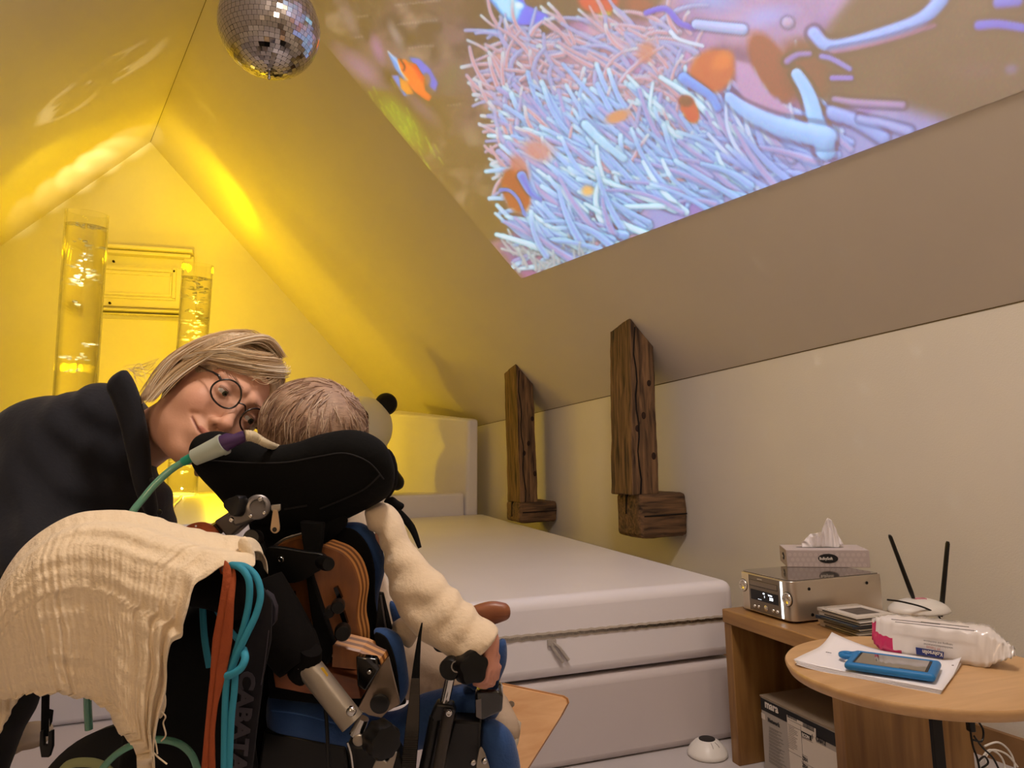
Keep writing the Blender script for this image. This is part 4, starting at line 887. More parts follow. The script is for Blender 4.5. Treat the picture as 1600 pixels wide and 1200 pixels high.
def ant(px0, px1, Yd):
    d = dR+Yd; p = at(*px0, d); q = at(*px1, d); b = MB(); w = 5.2/F*d; ax = (q-p)/np.linalg.norm(q-p); s = np.cross(ax, CF); s = s/np.linalg.norm(s)
    b.tube([p, p+(q-p)*.1, p+(q-p)*.35, q-(q-p)*.03, q], [(w*.6, w*.5), (w*.95, w*.6), (w*.95, w*.55), (w*.85, w*.5), (w*.6, w*.3)], 12, flat=s); b.build('antenna', M_black, t, smooth=True)
ant((1427, 934), (1390, 836), 0); ant((1470, 963), (1481, 846), 0)
b = MB(); b.tube(spline([at(1386, 937, dR-.05), at(1408, 940, dR-.055), at(1440, 948, dR-.05), at(1462, 958, dR-.04), at(1470, 968, dR-.03)], 5), .0022, 8); b.build('router_cable', M_black, t, smooth=True)

# ---------------------------------------------------------------- papers, phone, wipes on the round table
ZP0 = ZT2
pc = [(1240, 1035), (1301, 1003), (1502, 1034), (1500, 1050), (1472, 1084), (1244, 1046)]
labs = ['white paper sheet topmost under the phone, its corner curling up', 'white sheet of paper just under the curled top sheet', 'white sheet of paper low in the small pile', 'white sheet of paper at the bottom of the pile on the round table']
for k in range(4):
    z = ZP0+.0006+(3-k)*.0016; s = k*1.0
    c = [onz(1240+s*1.5, 1034+s*2.5, z), onz(1301, 1004, z), onz(1503-s*.5, 1036+s*1.5, z), onz(1472-s, 1079+s*1.8, z)]
    V = []; n_ = 16
    for i in range(n_+1):
        for j in range(n_+1):
            u, v = i/n_, j/n_; p = c[0]*(1-u)*(1-v)+c[1]*(1-u)*v+c[2]*u*v+c[3]*u*(1-v)
            lift = (.016-.004*k)*max(0, (v-.55)/.45)**2*max(0, (.45-u)/.45)**1.5+.004*max(0, (.25-u)/.25)**2+.010*max(0, (u-.86)/.14)**2*max(0, (v-.6)/.4)*(1 if k == 0 else .2)
            p = p+[0, 0, lift+.0004*sin(u*9+v*7+k)]; V.append(p)
    Fc = [(i*(n_+1)+j, (i+1)*(n_+1)+j, (i+1)*(n_+1)+j+1, i*(n_+1)+j+1) for i in range(n_) for j in range(n_)]
    o = link('paper_sheet', meshof(V, Fc), M_paper, label=labs[k], cat='paper', group='loose papers under the phone', smooth=True); sd = o.modifiers.new('s', 'SOLIDIFY'); sd.thickness = .0004; sd.offset = -1
    if k == 0:
        p = onz(1290, 1019.5, z+.004); text('handwriting', 'Liste', .006, p, c[3]-c[0], c[1]-c[0], M_inkg, o, sx=1.); p = onz(1490, 1041, z+.003); text('handwriting', 'ab', .006, p, c[1]-c[0], -(c[3]-c[0]), M_inkg, o)
zph = ZP0+.0095
cn = [onz(x, y, zph+.006) for x, y in ((1322, 1019), (1471, 1037), (1462, 1062), (1333, 1042))]
cph = sum(cn)/4; ex = (cn[1]-cn[0])+(cn[2]-cn[3]); ex = ex/np.linalg.norm(ex); ey = np.cross([0, 0, 1], ex); LXp = (np.linalg.norm(cn[1]-cn[0])+np.linalg.norm(cn[2]-cn[3]))/4; LYp = abs(((cn[0]+cn[1]-cn[2]-cn[3])/2)@ey)/2
tilt = .0; ez = np.array([0, 0, 1.])
t = thing('smartphone', 'smartphone face up in a thick blue case on the pile of papers', 'phone', cph-[0, 0, .006])
M_blue = mat('blue_rubber', '1a72b4', .5)
A = np.array([ex, ey, ez]).T
def rbx(P, h, r): q = np.abs(P)-np.array(h)+r; return np.linalg.norm(np.maximum(q, 0), axis=1)+np.minimum(q.max(1), 0)-r
def case(P):
    d = rbx(P, (LXp, LYp, .0065), .0063); d2 = rbx(P-np.array([0, 0, .007]), (LXp-.012, LYp-.010, .006), .002); d = smax(d, -d2, .0015)
    ring = np.sqrt((np.hypot(P[:, 0]+LXp+.008, P[:, 1]-LYp*.55)-.011)**2+P[:, 2]**2)-.0048; return smin(d, ring, .006)
W, Q, L = nets(case, (-LXp-.03, -LYp-.01, -.009), (LXp+.01, LYp+.01, .009), .0014, cph, A); link('phone_case', fastmesh(W, Q), M_blue, t, smooth=True, label='thick blue rubber case with a strap loop')
b = MB(); b.obox(cph+ez*.0015, (ex, ey, ez), (LXp-.0125, LYp-.0105, .0035)); b.build('phone_body', M_black, t)
b = MB(); b.obox(cph+ez*.0052, (ex, ey, ez), (LXp-.016, LYp-.013, .0004)); b.build('screen', mat('phone_glass', '57534f', .06, coat=1., spec=1.), t)
# wipes pack
zw = ZP0+.001
wl = onz(1372, 1003, zw); wr = onz(1536, 1038, zw); pa = onz(1386, 1021, zw); pb = onz(1538, 1043, zw); exw = pb-pa; Lw = np.linalg.norm(exw); exw = exw/Lw; eyw = np.cross([0, 0, 1], exw)
t = thing('wet_wipes_pack', 'white and pink plastic pack of wipes lying on the round table', 'wipes pack', pa+exw*Lw/2+eyw*.03)
M_wp = mat('pack_film', 'dcd5d2', .22, coat=.5, spec=.6, bump=.35, bscale=28); M_wpp = mat('pack_film_pink', 'c22f62', .25, coat=.5); 
dW = (pa-CAM)@CF
def pin(x, y, depth): return onp(x, y, pa+eyw*depth, eyw)      # a point on a plane parallel to the front face
# sections along the length: bottom front, top front (leaning back), top back, bottom back
sec = []
for (x, yb_, yt_, dth, tb_) in ((1362.5, 1000, 966.5, .004, 0), (1372, 1012, 966, .016, .010), (1388, 1021, 968, .045, .022), (1420, 1026, 973, .055, .026), (1470, 1033, 980, .058, .026), (1515, 1040, 985, .058, .024), (1540, 1043, 988, .052, .022), (1556, 1036, 997, .036, .014), (1572, 1031, 1006, .018, .006), (1586, 1025, 1014, .004, 0)):
    P0_ = pin(x, yb_, .0); P0_[2] = max(P0_[2], zw); f1 = pin(x, yt_, .012); P2 = f1+eyw*dth*.9+[0, 0, tb_*.15]; P3 = P0_+eyw*dth+[0, 0, 0]; P3[2] = P0_[2]
    md = (P0_+f1)/2-eyw*(.004 if 1380 < x < 1550 else 0); sec.append([P0_, P0_*.7+md*.3, md, md*.3+f1*.7, f1, f1*.5+P2*.5+[0, 0, .003*(dth > .03)], P2, (P2+P3)/2+eyw*.003, P3])
secS = []
for j in range(9): secS.append(spline([s[j] for s in sec], 14))
n_ = len(secS[0]); V = []; mi = []
rw = np.random.default_rng(8)
for i in range(n_):
    for j in range(9):
        p = np.array(secS[j][i]); u = i/(n_-1); cr_ = .0016+.0035*max(0, abs(u-.5)-.3)*3
        p = p+np.array([0, 0, 1])*cr_*.5*sin(i*.83+j*2.3)+eyw*cr_*sin(i*.57+j*3.1); p[2] = max(p[2], zw); V.append(p)
Fc = []; 
for i in range(n_-1):
    for j in range(9): Fc.append((i*9+j, (i+1)*9+j, (i+1)*9+(j+1) % 9, i*9+(j+1) % 9)); u = i/(n_-1); q_ = pxof((np.array(V[i*9+j])+np.array(V[(i+1)*9+(j+1) % 9]))/2); mi.append(1 if q_[0] < 1428 and q_[1] > 977+(q_[0]-1366)*1.0 else 0)
Fc += [tuple(range(9)), tuple((n_-1)*9+j for j in range(8, -1, -1))]; mi += [1, 0]
o = link('pack_wrapper', meshof(V, Fc, mi), [M_wp, M_wpp], t, smooth=True)
fq = lambda x, y: pin(x, y, .0)-eyw*.0062
p0 = fq(1432, 1012.5); p1 = fq(1476, 1018); 
def upside(name, s, size, x, y, m, sx=1., bold=0., par=t, off=.0010):
    """lettering upside down: runs from right to left"""
    p = fq(x, y)-eyw*off; d = fq(x-40, y-6)-fq(x, y); d = d/np.linalg.norm(d); return text(name, s, size, p, d, np.array([0, 0, -1.]), m, par, sx=sx, bold=bold)
ul = fq(1432, 1010); ur = fq(1476, 1017.5); lr = fq(1475, 1028); ll_ = fq(1433, 1021)
b = MB(); b.prism([ul, ur, lr, ll_], -eyw*.0008); lo = b.build('logo_field', mat('logo_navy', '1c2a6e', .3), t, bev=.0)
upside('logo_text', 'Kohrsolin', .0115, 1474, 1018.5, M_pw2, .78, .0002)
upside('printed_line', 'FF Tissues', .0072, 1470, 1011, mat('ink_rose', 'b5736a', .6), .8, 0)
b = MB()
upside('printed_line', 'wischdesinfektionstuecher', .0056, 1490, 1010, M_inkg, .85, 0); upside('printed_line', 'reinigung und desinfektion', .0056, 1490, 1005, M_inkg, .85, 0)
b = MB()
for (x0, y0, x1, y1) in ((1394, 966, 1470, 974), (1400, 970, 1500, 981), (1480, 979, 1526, 984), (1440, 970, 1515, 978)):
    p = fq(x0, y0)-eyw*.0004; q = fq(x1, y1)-eyw*.0004; b.prism([p, q, q-[0, 0, .0012], p-[0, 0, .0012]], -eyw*.0006)
b.build('printed_rules', M_inkg, t, fix=False)
# ---------------------------------------------------------------- things on the floor at the right
dc = onz(1106, 1180, 0); 
t = thing('white_dome', 'small white dome device with dark round top on the floor between bed and shelf', 'dome device', dc+[0, 0, 0])
dd = (dc-CAM)@CF; r = 31/F*dd
b = MB(); b.lathe(dc, (0, 0, 1), [(r*.93, 0), (r, .004), (r, .010), (r*.97, .013), (r*.85, .024), (r*.62, .036), (r*.42, .042), (r*.40, .0425)], 56); b.build('dome_shell', M_white, t, smooth=True)
b = MB(); b.lathe(dc+[0, 0, .0425], (0, 0, 1), [(r*.41, -.001), (r*.40, .001), (r*.1, .0015)], 40); b.build('dark_cap', M_black, t, smooth=True)
b = MB()
for a in (-1.75, -1.25): 
    dv = np.array([cos(a), sin(a), 0]); b.tube([dc+dv*r*.47+[0, 0, .0405], dc+dv*r*.62+[0, 0, .0372], dc+dv*r*.74+[0, 0, .0312]], .0006, 6)
b.build('groove', M_inkg, t, fix=False)
# cords under the table
b = MB(); p = onp(1518, 1125, np.array([0, 1.2, 0]), np.array([0, 1., 0])); px_ = p[0]; 
def cp(x, y, Y=1.20): return ony(x, y, Y)
t = thing('power_cable', 'black power adapter and thin black leads hanging behind the round table', 'cable', cp(1516, 1200))
b.obox(cp(1516, 1128), (_r, np.cross([0, 0, 1], _r), [0, 0, 1]), (.007, .008, .020)); b.build('adapter', M_black, t, bev=.003)
for pts_ in (((1516, 1140), (1520, 1165), (1527, 1185), (1532, 1210)), ((1523, 1120), (1536, 1140), (1534, 1158), (1520, 1156)), ((1522, 1150), (1535, 1168), (1552, 1185), (1564, 1210)), ((1528, 1190), (1538, 1182), (1544, 1192), (1534, 1200))):
    b = MB(); b.tube(spline([cp(*q) for q in pts_], 6), .0022, 7); b.build('lead', M_black, t, smooth=True)
loops = []
for (pts_, r) in ((((1532, 1190), (1545, 1172), (1562, 1180), (1570, 1200), (1562, 1225)), .0022), (((1538, 1166), (1560, 1160), (1578, 1175), (1586, 1200), (1580, 1230)), .0024), (((1545, 1205), (1540, 1185), (1550, 1172), (1572, 1178), (1590, 1198), (1597, 1225)), .0022)): loops += [cp(x, y, 1.27) for x, y in pts_]
t = thing('white_cable', 'coil of thin white cable lying against the wall behind the table', 'cable', cp(1565, 1215, 1.27))
for k in range(3):
    b = MB(); b.tube(spline(loops[k*5:k*5+5], 6), .0023, 7); b.build('cable_loop', M_white, t, smooth=True)
TEXT_K[0] = 1.
# ================================================================ helpers for things built in front of the camera's far room
def V3(p): return at(*p) if len(p) == 3 else p
def ptube(name, pts, rpx, m, par=None, n=6, seg=14, smooth=True, label=None, cat=None, group=None, straight=False, flat=None, bev=0):
    P = [at(*p) for p in pts]; rr = rpx if hasattr(rpx, '__len__') else [rpx]*len(pts)
    R = [ (r*p[2]/F if not isinstance(r, tuple) else (r[0]*p[2]/F, r[1]*p[2]/F)) for r, p in zip(rr, pts)]
    if not straight and len(P) > 2:
        P2 = spline(P, n); 
        if isinstance(R[0], tuple): t = np.linspace(0, len(R)-1, len(P2)); R2 = [(np.interp(k, range(len(R)), [r[0] for r in R]), np.interp(k, range(len(R)), [r[1] for r in R])) for k in t]
        else: t = np.linspace(0, len(R)-1, len(P2)); R2 = list(np.interp(t, range(len(R)), R))
        P, R = P2, R2
    b = MB(); b.tube(P, R, seg, flat=flat); return b.build(name, m, par, label, cat, group, smooth=smooth)
def pplate(name, poly, d, th, m, par=None, ext=None, bev=.001, gx=0., gy=0., curve=0, label=None, cat=None, layers=None, group=None):
    """a flat board whose outline is given in photo pixels; d = distance, gx/gy = change of distance per 100 px"""
    if curve: poly = spoly(poly, curve)
    x0 = sum(p[0] for p in poly)/len(poly); y0 = sum(p[1] for p in poly)/len(poly)
    O = at(x0, y0, d); n = CF+0.
    u = at(x0+100, y0, d+gx)-O; v = at(x0, y0-100, d-gy)-O; n = np.cross(u, v); n = n/np.linalg.norm(n)
    if n@CF < 0: n = -n
    P = [onp(x, y, O, n) for x, y in poly]; e = n*th if ext is None else np.array(ext, float)
    b = MB()
    if layers:
        k = len(layers)
        for i in range(k): b.prism([p+e*i/k for p in P], e*(1/k), layers[i])
        return b.build(name, m, par, label, cat, group, fix=False)
    b.prism(P, e); return b.build(name, m, par, label, cat, group, bev=bev)
def pvol(name, fn, box, d, h, m, par=None, label=None, cat=None, sm=1, O=None, group=None):
    """smooth solid from a distance field in the view-aligned frame at distance d; box in pixels (x0,y0,x1,y1) and depth +-zz"""
    x0, y0, x1, y1, za, zb = box
    if O is None: O = at((x0+x1)/2, (y0+y1)/2, d)
    a = local(x0, y1, d, O); c = local(x1, y0, d, O)
    W, Q, L = nets(fn(O), (a[0], a[1], za), (c[0], c[1], zb), h, O, AIMG, sm); return link(name, fastmesh(W, Q), m, par, label, cat, group, smooth=True)
def ppuff(name, poly, d, T, m, par=None, h=.004, curve=4, k=1., zf=None, label=None, cat=None, extra=None, sm=1, group=None, zex=0.):
    pl = spoly(poly, curve) if curve else poly
    xs = [p[0] for p in pl]; ys = [p[1] for p in pl]; zx = (.1 if zf else 0)+zex; box = (min(xs)-8, min(ys)-8, max(xs)+8, max(ys)+8, -T*k-.02-zx, T*k+.02+zx)
    def mk(O):
        pp = pxpoly(pl, O)
        def fn(P):
            Q_ = P.copy()
            if zf: Q_[:, 2] -= zf(P[:, 0], P[:, 1])
            dd = puff(Q_, pp, T, 0, k)
            if extra: dd = extra(dd, P, O)
            return dd
        return fn
    return pvol(name, mk, box, d, h, m, par, label, cat, sm, None, group)
def pdisc(name, x, y, d, r, th, m, par, ax=None, seg=24, prof=None, bev=0, label=None):
    c = at(x, y, d); ax = -CF if ax is None else ax[0]*CR+ax[1]*CU-ax[2]*CF if not isinstance(ax, np.ndarray) else ax
    R_ = r*d/F; b = MB(); b.lathe(c, ax, prof and [(p*R_, q*R_) for p, q in prof] or [(R_*.9, 0), (R_, th*.15), (R_, th*.8), (R_*.85, th)], seg); return b.build(name, m, par, smooth=True, label=label)
def pbolt(x, y, d, r, par, m=None, ax=(0, 0, 1)):
    o = pdisc('bolt', x, y, d, r, .004, m or M_chrome, par, ax, 18, [(1, 0), (1, .35), (.75, .7), (.42, .72), (.4, .4), (.05, .4)]); return o
def knob(name, x, y, d, r, th, m, par, ax=(0, 0, 1), lobes=6, depth=.14):
    c = at(x, y, d); a = ax[0]*CR+ax[1]*CU-ax[2]*CF; a = a/np.linalg.norm(a); R_ = r*d/F; u = np.cross(a, [.3, .1, .9]); u = u/np.linalg.norm(u); v = np.cross(a, u); b = MB(); n = lobes*10; rings = [(.82, 0), (1, th*.12), (1, th*.75), (.9, th*.95), (.55, th)]; V = []
    for q, h in rings:
        for k in range(n):
            t = 2*pi*k/n; rr = R_*q*(1-depth*.5*(1-cos(lobes*t))*(q > .6)); V.append(c+a*h+u*cos(t)*rr+v*sin(t)*rr)
    Fc = [(i*n+k, i*n+(k+1) % n, (i+1)*n+(k+1) % n, (i+1)*n+k) for i in range(len(rings)-1) for k in range(n)]+[tuple(range(n-1, -1, -1)), tuple((len(rings)-1)*n+k for k in range(n))]
    b.add(V, Fc); return b.build(name, m, par, smooth=True)

M_cloth = mat('black_fabric', '070707', .9, bump=.35, bscale=180, spec=.25); M_foamb = mat('black_foam', '0d0a09', .9, spec=.15, bump=.3, bscale=120)
M_navy = mat('blue_upholstery', '1d4277', .8, bump=.4, bscale=260, sheen=.2); M_plyf = wood('plywood_face', '8a552a', '6d3f1e', axis=2, scale=5, rough=.4, bump=.05, stretch=8)
M_ply1 = mat('ply_layer_light', 'bd8447', .5); M_ply2 = mat('ply_layer_dark', '6f421e', .5); M_alu = mat('brushed_aluminium', '9b9183', .38, metal=.7, bump=.1, bscale=200); M_gun = mat('grey_metal', '6f6a68', .35, metal=.75)
M_plyl = wood('plywood_pale', 'd9ad80', 'c79668', axis=0, scale=5, rough=.45, bump=.05, stretch=10); M_dkw = wood('plywood_red_brown', '8c4f2a', '6a3719', axis=0, scale=5, rough=.4, bump=.05)  # the lower seat board is a dark reddish-brown wood
ch = thing('therapy_wheelchair', 'child therapy wheelchair with black headrest, plywood back shell and blue cushions', 'wheelchair', (at(560, 1100, 1.05)[0], at(560, 1100, 1.05)[1], 0))
# ---- headrest
HP = [(302, 700), (314, 680), (338, 673), (360, 676), (384, 683), (417, 694), (440, 695), (471, 689), (502, 678), (543, 671), (571, 674), (593, 685), (607, 701), (615, 728), (613, 755), (599, 782), (559, 806), (525, 823), (488, 842), (450, 846), (412, 842), (379, 832), (345, 803), (327, 773), (313, 750), (304, 728)]
def hz(x, y): return .16*x*x-.02+.03*np.tanh(y*20)
hr = ppuff('headrest', HP, 1.0, .040, M_cloth, ch, h=.0035, zf=hz, k=.9)
def hsurf(x, y, lift=0.):
    """a point on the front of the headrest"""
    O = at((302+615)/2-0., (671+846)/2, 1.0); q = local(x, y, 1.0, O); return O+CR*q[0]+CU*q[1]-CF*(hz(q[0], q[1])+.036+lift)
b = MB(); b.tube(spline([hsurf(x, y, .0) for x, y in ((318, 712), (360, 716), (408, 719), (460, 718), (510, 709), (550, 704), (585, 718), (605, 745))], 6), .0011, 6); b.build('seam_piping', mat('piping', '121011', .8), hr, smooth=True)
b = MB(); b.tube(spline([hsurf(x, y, .002) for x, y in ((500, 795), (540, 778), (575, 760), (600, 738))], 6), .0012, 6); b.build('fabric_fold', mat('piping', '121011', .8), hr, smooth=True)
ppuff('side_pad', [(604, 700), (618, 716), (622, 745), (616, 768), (600, 780), (596, 730)], 1.08, .014, M_foamb, ch, h=.004)
zp = at(430, 800, .932)
pplate('zip_slider', [(423, 789), (438, 788), (438, 797), (434, 800), (426, 800), (423, 797)], .925, .004, M_steel, hr, bev=.001)
pl = [(426.5, 797), (433.5, 797), (437, 824)]+[(429.6+7.2*cos(a), 826+7.4*sin(a)) for a in np.linspace(-.25, pi+.25, 12)]
zt1 = pplate('zip_puller', pl, .921, .0022, mat('zip_pull_tan', 'b79c7c', .35, metal=.5), hr, bev=.0005)
pdisc('puller_hole', 429, 827.5, .9209, 3.6, .0006, M_disp, zt1)
b = MB(); b.tube([hsurf(444+k*9, 796-k*1.6, .001) for k in range(0, 5)], .0014, 6); b.build('zip_line', mat('piping', '121011', .8), hr)
# ---- headrest bracket
hb = pplate('headrest_bracket', [(333, 815), (359, 799), (384, 817), (356, 842)], .95, .028, M_gun, ch, bev=.003, gx=-.01)
pplate('clamp_arm', [(352, 806), (372, 790), (398, 793), (410, 803), (400, 812), (380, 820), (366, 824)], .93, .018, M_gun, ch, bev=.004)
ptube('mounting_bar', [(300, 850, .97), (345, 822, .965)], 13, M_gun, ch, seg=4, smooth=False)
pdisc('joint_disc', 403, 793, .93, 19, .014, M_gun, ch, (.3, .3, .9), 28, [(1, 0), (1, .5), (.85, .62), (.6, .62), (.58, .4), (.1, .4)])
knob('clamp_knob', 376, 790, .922, 18, .018, M_black, ch, (-.3, .2, .9), 3, .3)
for x, y, r in ((407, 780, 4), (362, 812, 4), (413, 801, 3), (392, 806, 3)): pbolt(x, y, .915, r, ch)
# ---- back shell: two plywood lobes
lay = [0, 1, 2, 1, 2, 1]; MP = [M_plyf, M_ply1, M_ply2]
e_ = CR*.0125+CU*.0065+CF*.014
RP = [(498, 855), (514, 857), (534, 866), (549, 883), (557, 904), (560, 924), (557, 947), (556, 967), (560, 988), (561, 1003), (557, 1017), (521, 1008), (500, 1000), (487, 930), (488, 880)]
s1 = pplate('back_shell', spoly(RP, 3), .985, .02, MP, ch, ext=e_, layers=lay, gx=.02)
LP_ = [(415, 1002), (412, 900), (418, 868), (432, 853), (452, 846), (473, 843), (480, 862), (483, 905), (488, 950), (485, 975), (494, 1003), (460, 1012), (430, 1014)]
s2 = pplate('back_shell', spoly(LP_, 3), .99, .02, MP, ch, ext=CR*.004+CU*.003+CF*.014, layers=lay, gx=-.02)
ptube('shell_rim', [(428, 854, .975), (445, 842, .975), (471, 834, .98)], [(3, 1.5), (3, 1.5), (3, 1.5)], M_steel, ch)
sp_ = pplate('spine_bracket', [(468, 815), (505, 818), (503, 845), (498, 872), (488, 900), (503, 950), (522, 1008), (512, 1040), (497, 1030), (490, 990), (484, 950), (478, 905), (474, 862)], .968, .014, M_cloth, ch, bev=.002)
pl1 = pplate('pivot_plate', spoly([(415, 860), (430, 855), (474, 862), (502, 866), (510, 876), (505, 888), (490, 897), (478, 905), (460, 911), (440, 910), (424, 902), (415, 890)], 3), .955, .01, M_blackm, ch)
pbolt(439, 874, .95, 6, ch)
pdisc('pivot_knob', 502, 878, .95, 11, .03, M_blackm, ch, (.55, .1, .8), 24)
for nm, P in (('slot', [(521, 919), (526, 917), (530, 925), (534, 935), (527, 937)]), ('slot', [(530, 958), (537, 956), (543, 975), (537, 978)])): pplate(nm, P, .975, .008, M_disp, s1, bev=0)
pplate('slot', [(452, 926), (459, 926), (466, 968), (462, 972)], .975, .008, M_disp, s2, bev=0)
for x, y, r in ((529, 944, 10.5), (536, 984, 12.5)): pdisc('adjuster', x, y, .965, r, .024, M_blackm, ch, (.2, .1, .95), 24)
pdisc('adjuster', 517, 952, .965, 8, .02, M_blackm, ch, (.1, 0, 1), 20)
ptube('lock_lever', [(447, 926, .955), (453, 945, .945), (463, 976, .94)], [9, 6, 1.6], M_foamb, ch)
pplate('cover_flap', spoly([(392, 806), (450, 800), (530, 802), (540, 822), (520, 842), (500, 850), (474, 834), (446, 840), (424, 858), (404, 852), (392, 832)], 3), 1.02, .01, M_cloth, ch)
# ---- blue back bolster with a black plate in place of the shade on its inner side
ppuff('back_cushion', [(505, 830), (531, 818), (564, 817), (585, 834), (599, 864), (601, 893), (593, 926), (590, 960), (585, 1000), (562, 1005), (556, 930), (545, 880)], 1.055, .018, M_navy, ch, h=.004)
pplate('cushion_shade_plate', spoly([(498, 838), (520, 827), (546, 826), (563, 838), (577, 860), (585, 892), (585, 930), (590, 965), (606, 1000), (596, 1012), (566, 1008), (553, 930), (540, 870), (520, 850)], 3), 1.028, .006, M_cloth, ch)
pplate('side_bracket', [(592, 925), (599, 926), (613, 982), (606, 996), (586, 990)], 1.02, .004, M_black, ch)
ptube('bracket_edge', [(595, 930, 1.015), (603, 983, 1.015)], 1.6, M_gun, ch)
ppuff('hip_cushion', [(608, 938), (632, 952), (648, 962), (642, 974), (616, 975)], 1.12, .01, M_navy, ch, h=.004)
# ---- seat: plywood, cushion, side pad
s3 = pplate('seat_board', [(520, 1009), (561, 1019), (591, 1033), (594, 1041), (590, 1048), (556, 1046), (519, 1042)], .965, .02, MP, ch, ext=CR*.011+CU*.0115+CF*.02, layers=lay)
pplate('seat_board', [(424, 1033), (519, 1051), (558, 1061), (564, 1092), (530, 1092), (470, 1082), (430, 1074)], .975, .02, M_dkw, ch, ext=CR*.004+CU*.002+CF*.03)
brk = pplate('hinge_bracket', [(556, 1026), (588, 1030), (593, 1046), (571, 1080), (558, 1073)], .945, .014, mat('gloss_black', '070707', .08, coat=1.), ch, bev=.002)
pbolt(577, 1050, .943, 4, ch)
gp = pplate('link_plate', [(607, 1027), (625, 1101), (606, 1112), (596, 1122), (576, 1118), (559, 1107), (590, 1048)], .955, .006, mat('plate_metal', '8b7a69', .28, metal=.7), ch, bev=.001)
pdisc('pivot_cover', 594, 1098, .95, 15, .006, M_black, ch)
ppuff('side_cushion', [(583, 986), (597, 981), (612, 985), (627, 998), (634, 1026), (639, 1072), (628, 1098), (617, 1100), (606, 1060), (600, 1020)], 1.0, .014, M_navy, ch, h=.0035)
pplate('cushion_shade_plate', spoly([(584, 992), (600, 994), (610, 1010), (619, 1040), (624, 1092), (612, 1090), (598, 1040)], 3), .981, .004, M_cloth, ch)  # black plate put where the pad's inner side is only in shade
sc_ = ppuff('seat_cushion', [(420, 1087), (440, 1083), (512, 1098), (560, 1116), (620, 1112), (650, 1090), (690, 1078), (750, 1068), (782, 1090), (770, 1125), (690, 1160), (620, 1172), (540, 1170), (480, 1160), (424, 1144)], 1.03, .03, M_navy, ch, h=.005)
ptube('seam_piping', [(424, 1110, .996), (465, 1115, .996), (505, 1125, .996), (545, 1136, .997)], 1.2, mat('blue_piping', '2f5590', .7), sc_)
pplate('rear_panel', [(388, 985), (430, 1000), (432, 1240), (372, 1240)], 1.03, .02, M_cloth, ch)
ptube('cable', [(508, 1098, .98), (511, 1140, .97), (514, 1210, .96)], 3, M_black, ch)
pplate('seat_back_panel', [(418, 1028), (520, 1030), (600, 1034), (622, 1060), (634, 1100), (600, 1112), (420, 1091)], 1.0, .008, M_cloth, ch)
# ---- tilt strut
ptube('foam_grip', [(410, 905, .93), (428, 955, .925), (455, 1010, .915), (470, 1036, .91)], [30, 40, 42, 36], M_foamb, ch)
ptube('grip_collar', [(486, 1015, .895), (480, 1036, .9), (462, 1060, .9)], [17, 21, 16], M_foamb, ch)
ptube('strut', [(478, 1036, .9), (551, 1129, .885)], 19.5, M_alu, ch, seg=36)
pplate('strut_sticker', [(500.5, 1044), (505, 1042.5), (513, 1055), (511, 1057.5)], .874, .0006, mat('yellow_label', 'd8b02c', .5), ch, bev=0)
pdisc('bolt', 549, 1111, .865, 8, .006, M_chrome, ch, (0, .2, 1), 24, [(1, 0), (.95, .4), (.7, .75), (.1, .9)])
ptube('joint_pin', [(557, 1148, .885), (568, 1122, .885)], [12, 9], M_chrome, ch)
pdisc('bolt', 561, 1154, .88, 9, .006, M_alu, ch, (0, 0, 1))
knob('tension_knob', 588, 1149, .885, 28, .030, M_blackm, ch, (.6, .05, .8), 8, .10)
pplate('lower_frame', [(540, 1165), (620, 1172), (634, 1200), (634, 1230), (552, 1230)], .93, .03, M_blackm, ch, bev=.004)
ptube('frame_edge', [(543, 1160, .92), (549, 1180, .92), (553, 1215, .92)], 1.8, M_chrome, ch)
pplate('frame_plate', spoly([(582, 1200), (592, 1184), (604, 1192), (612, 1180), (620, 1176), (614, 1200), (608, 1215), (585, 1215)], 2), .915, .004, M_alu, ch)
pplate('underframe', [(412, 1142), (540, 1168), (545, 1230), (400, 1230)], 1.0, .03, M_blackm, ch, bev=.003)
# ---- webbing strap
st = MB(); cen = [(659.5, 973, 1, .94), (655, 1000, 3, .94), (650, 1050, 6, .935), (647, 1100, 9, .93), (644, 1140, 11, .93), (637, 1215, 12, .93)]
Pc = [at(x, y, d) for x, y, w, d in cen]; Wc = [w*d/F for x, y, w, d in cen]; Ps = spline(Pc, 10); tt = np.linspace(0, len(Wc)-1, len(Ps)); Ws = np.interp(tt, range(len(Wc)), Wc)
st.tube(Ps, [(w, .0012) for w in Ws], 8, flat=CF); wb = st.build('webbing_strap', M_cloth, ch)
b = MB()
for i in range(22, len(Ps)-1):
    for f_ in (0, .33, .66): p = Ps[i]+(Ps[i+1]-Ps[i])*f_-CF*.0016; w = Ws[i]*.92; b.obox(p, (CR, CU, CF), (w, .0006, .0006))
b.build('strap_ribs', mat('rib_tan', '3a332b', .7), wb, fix=False)
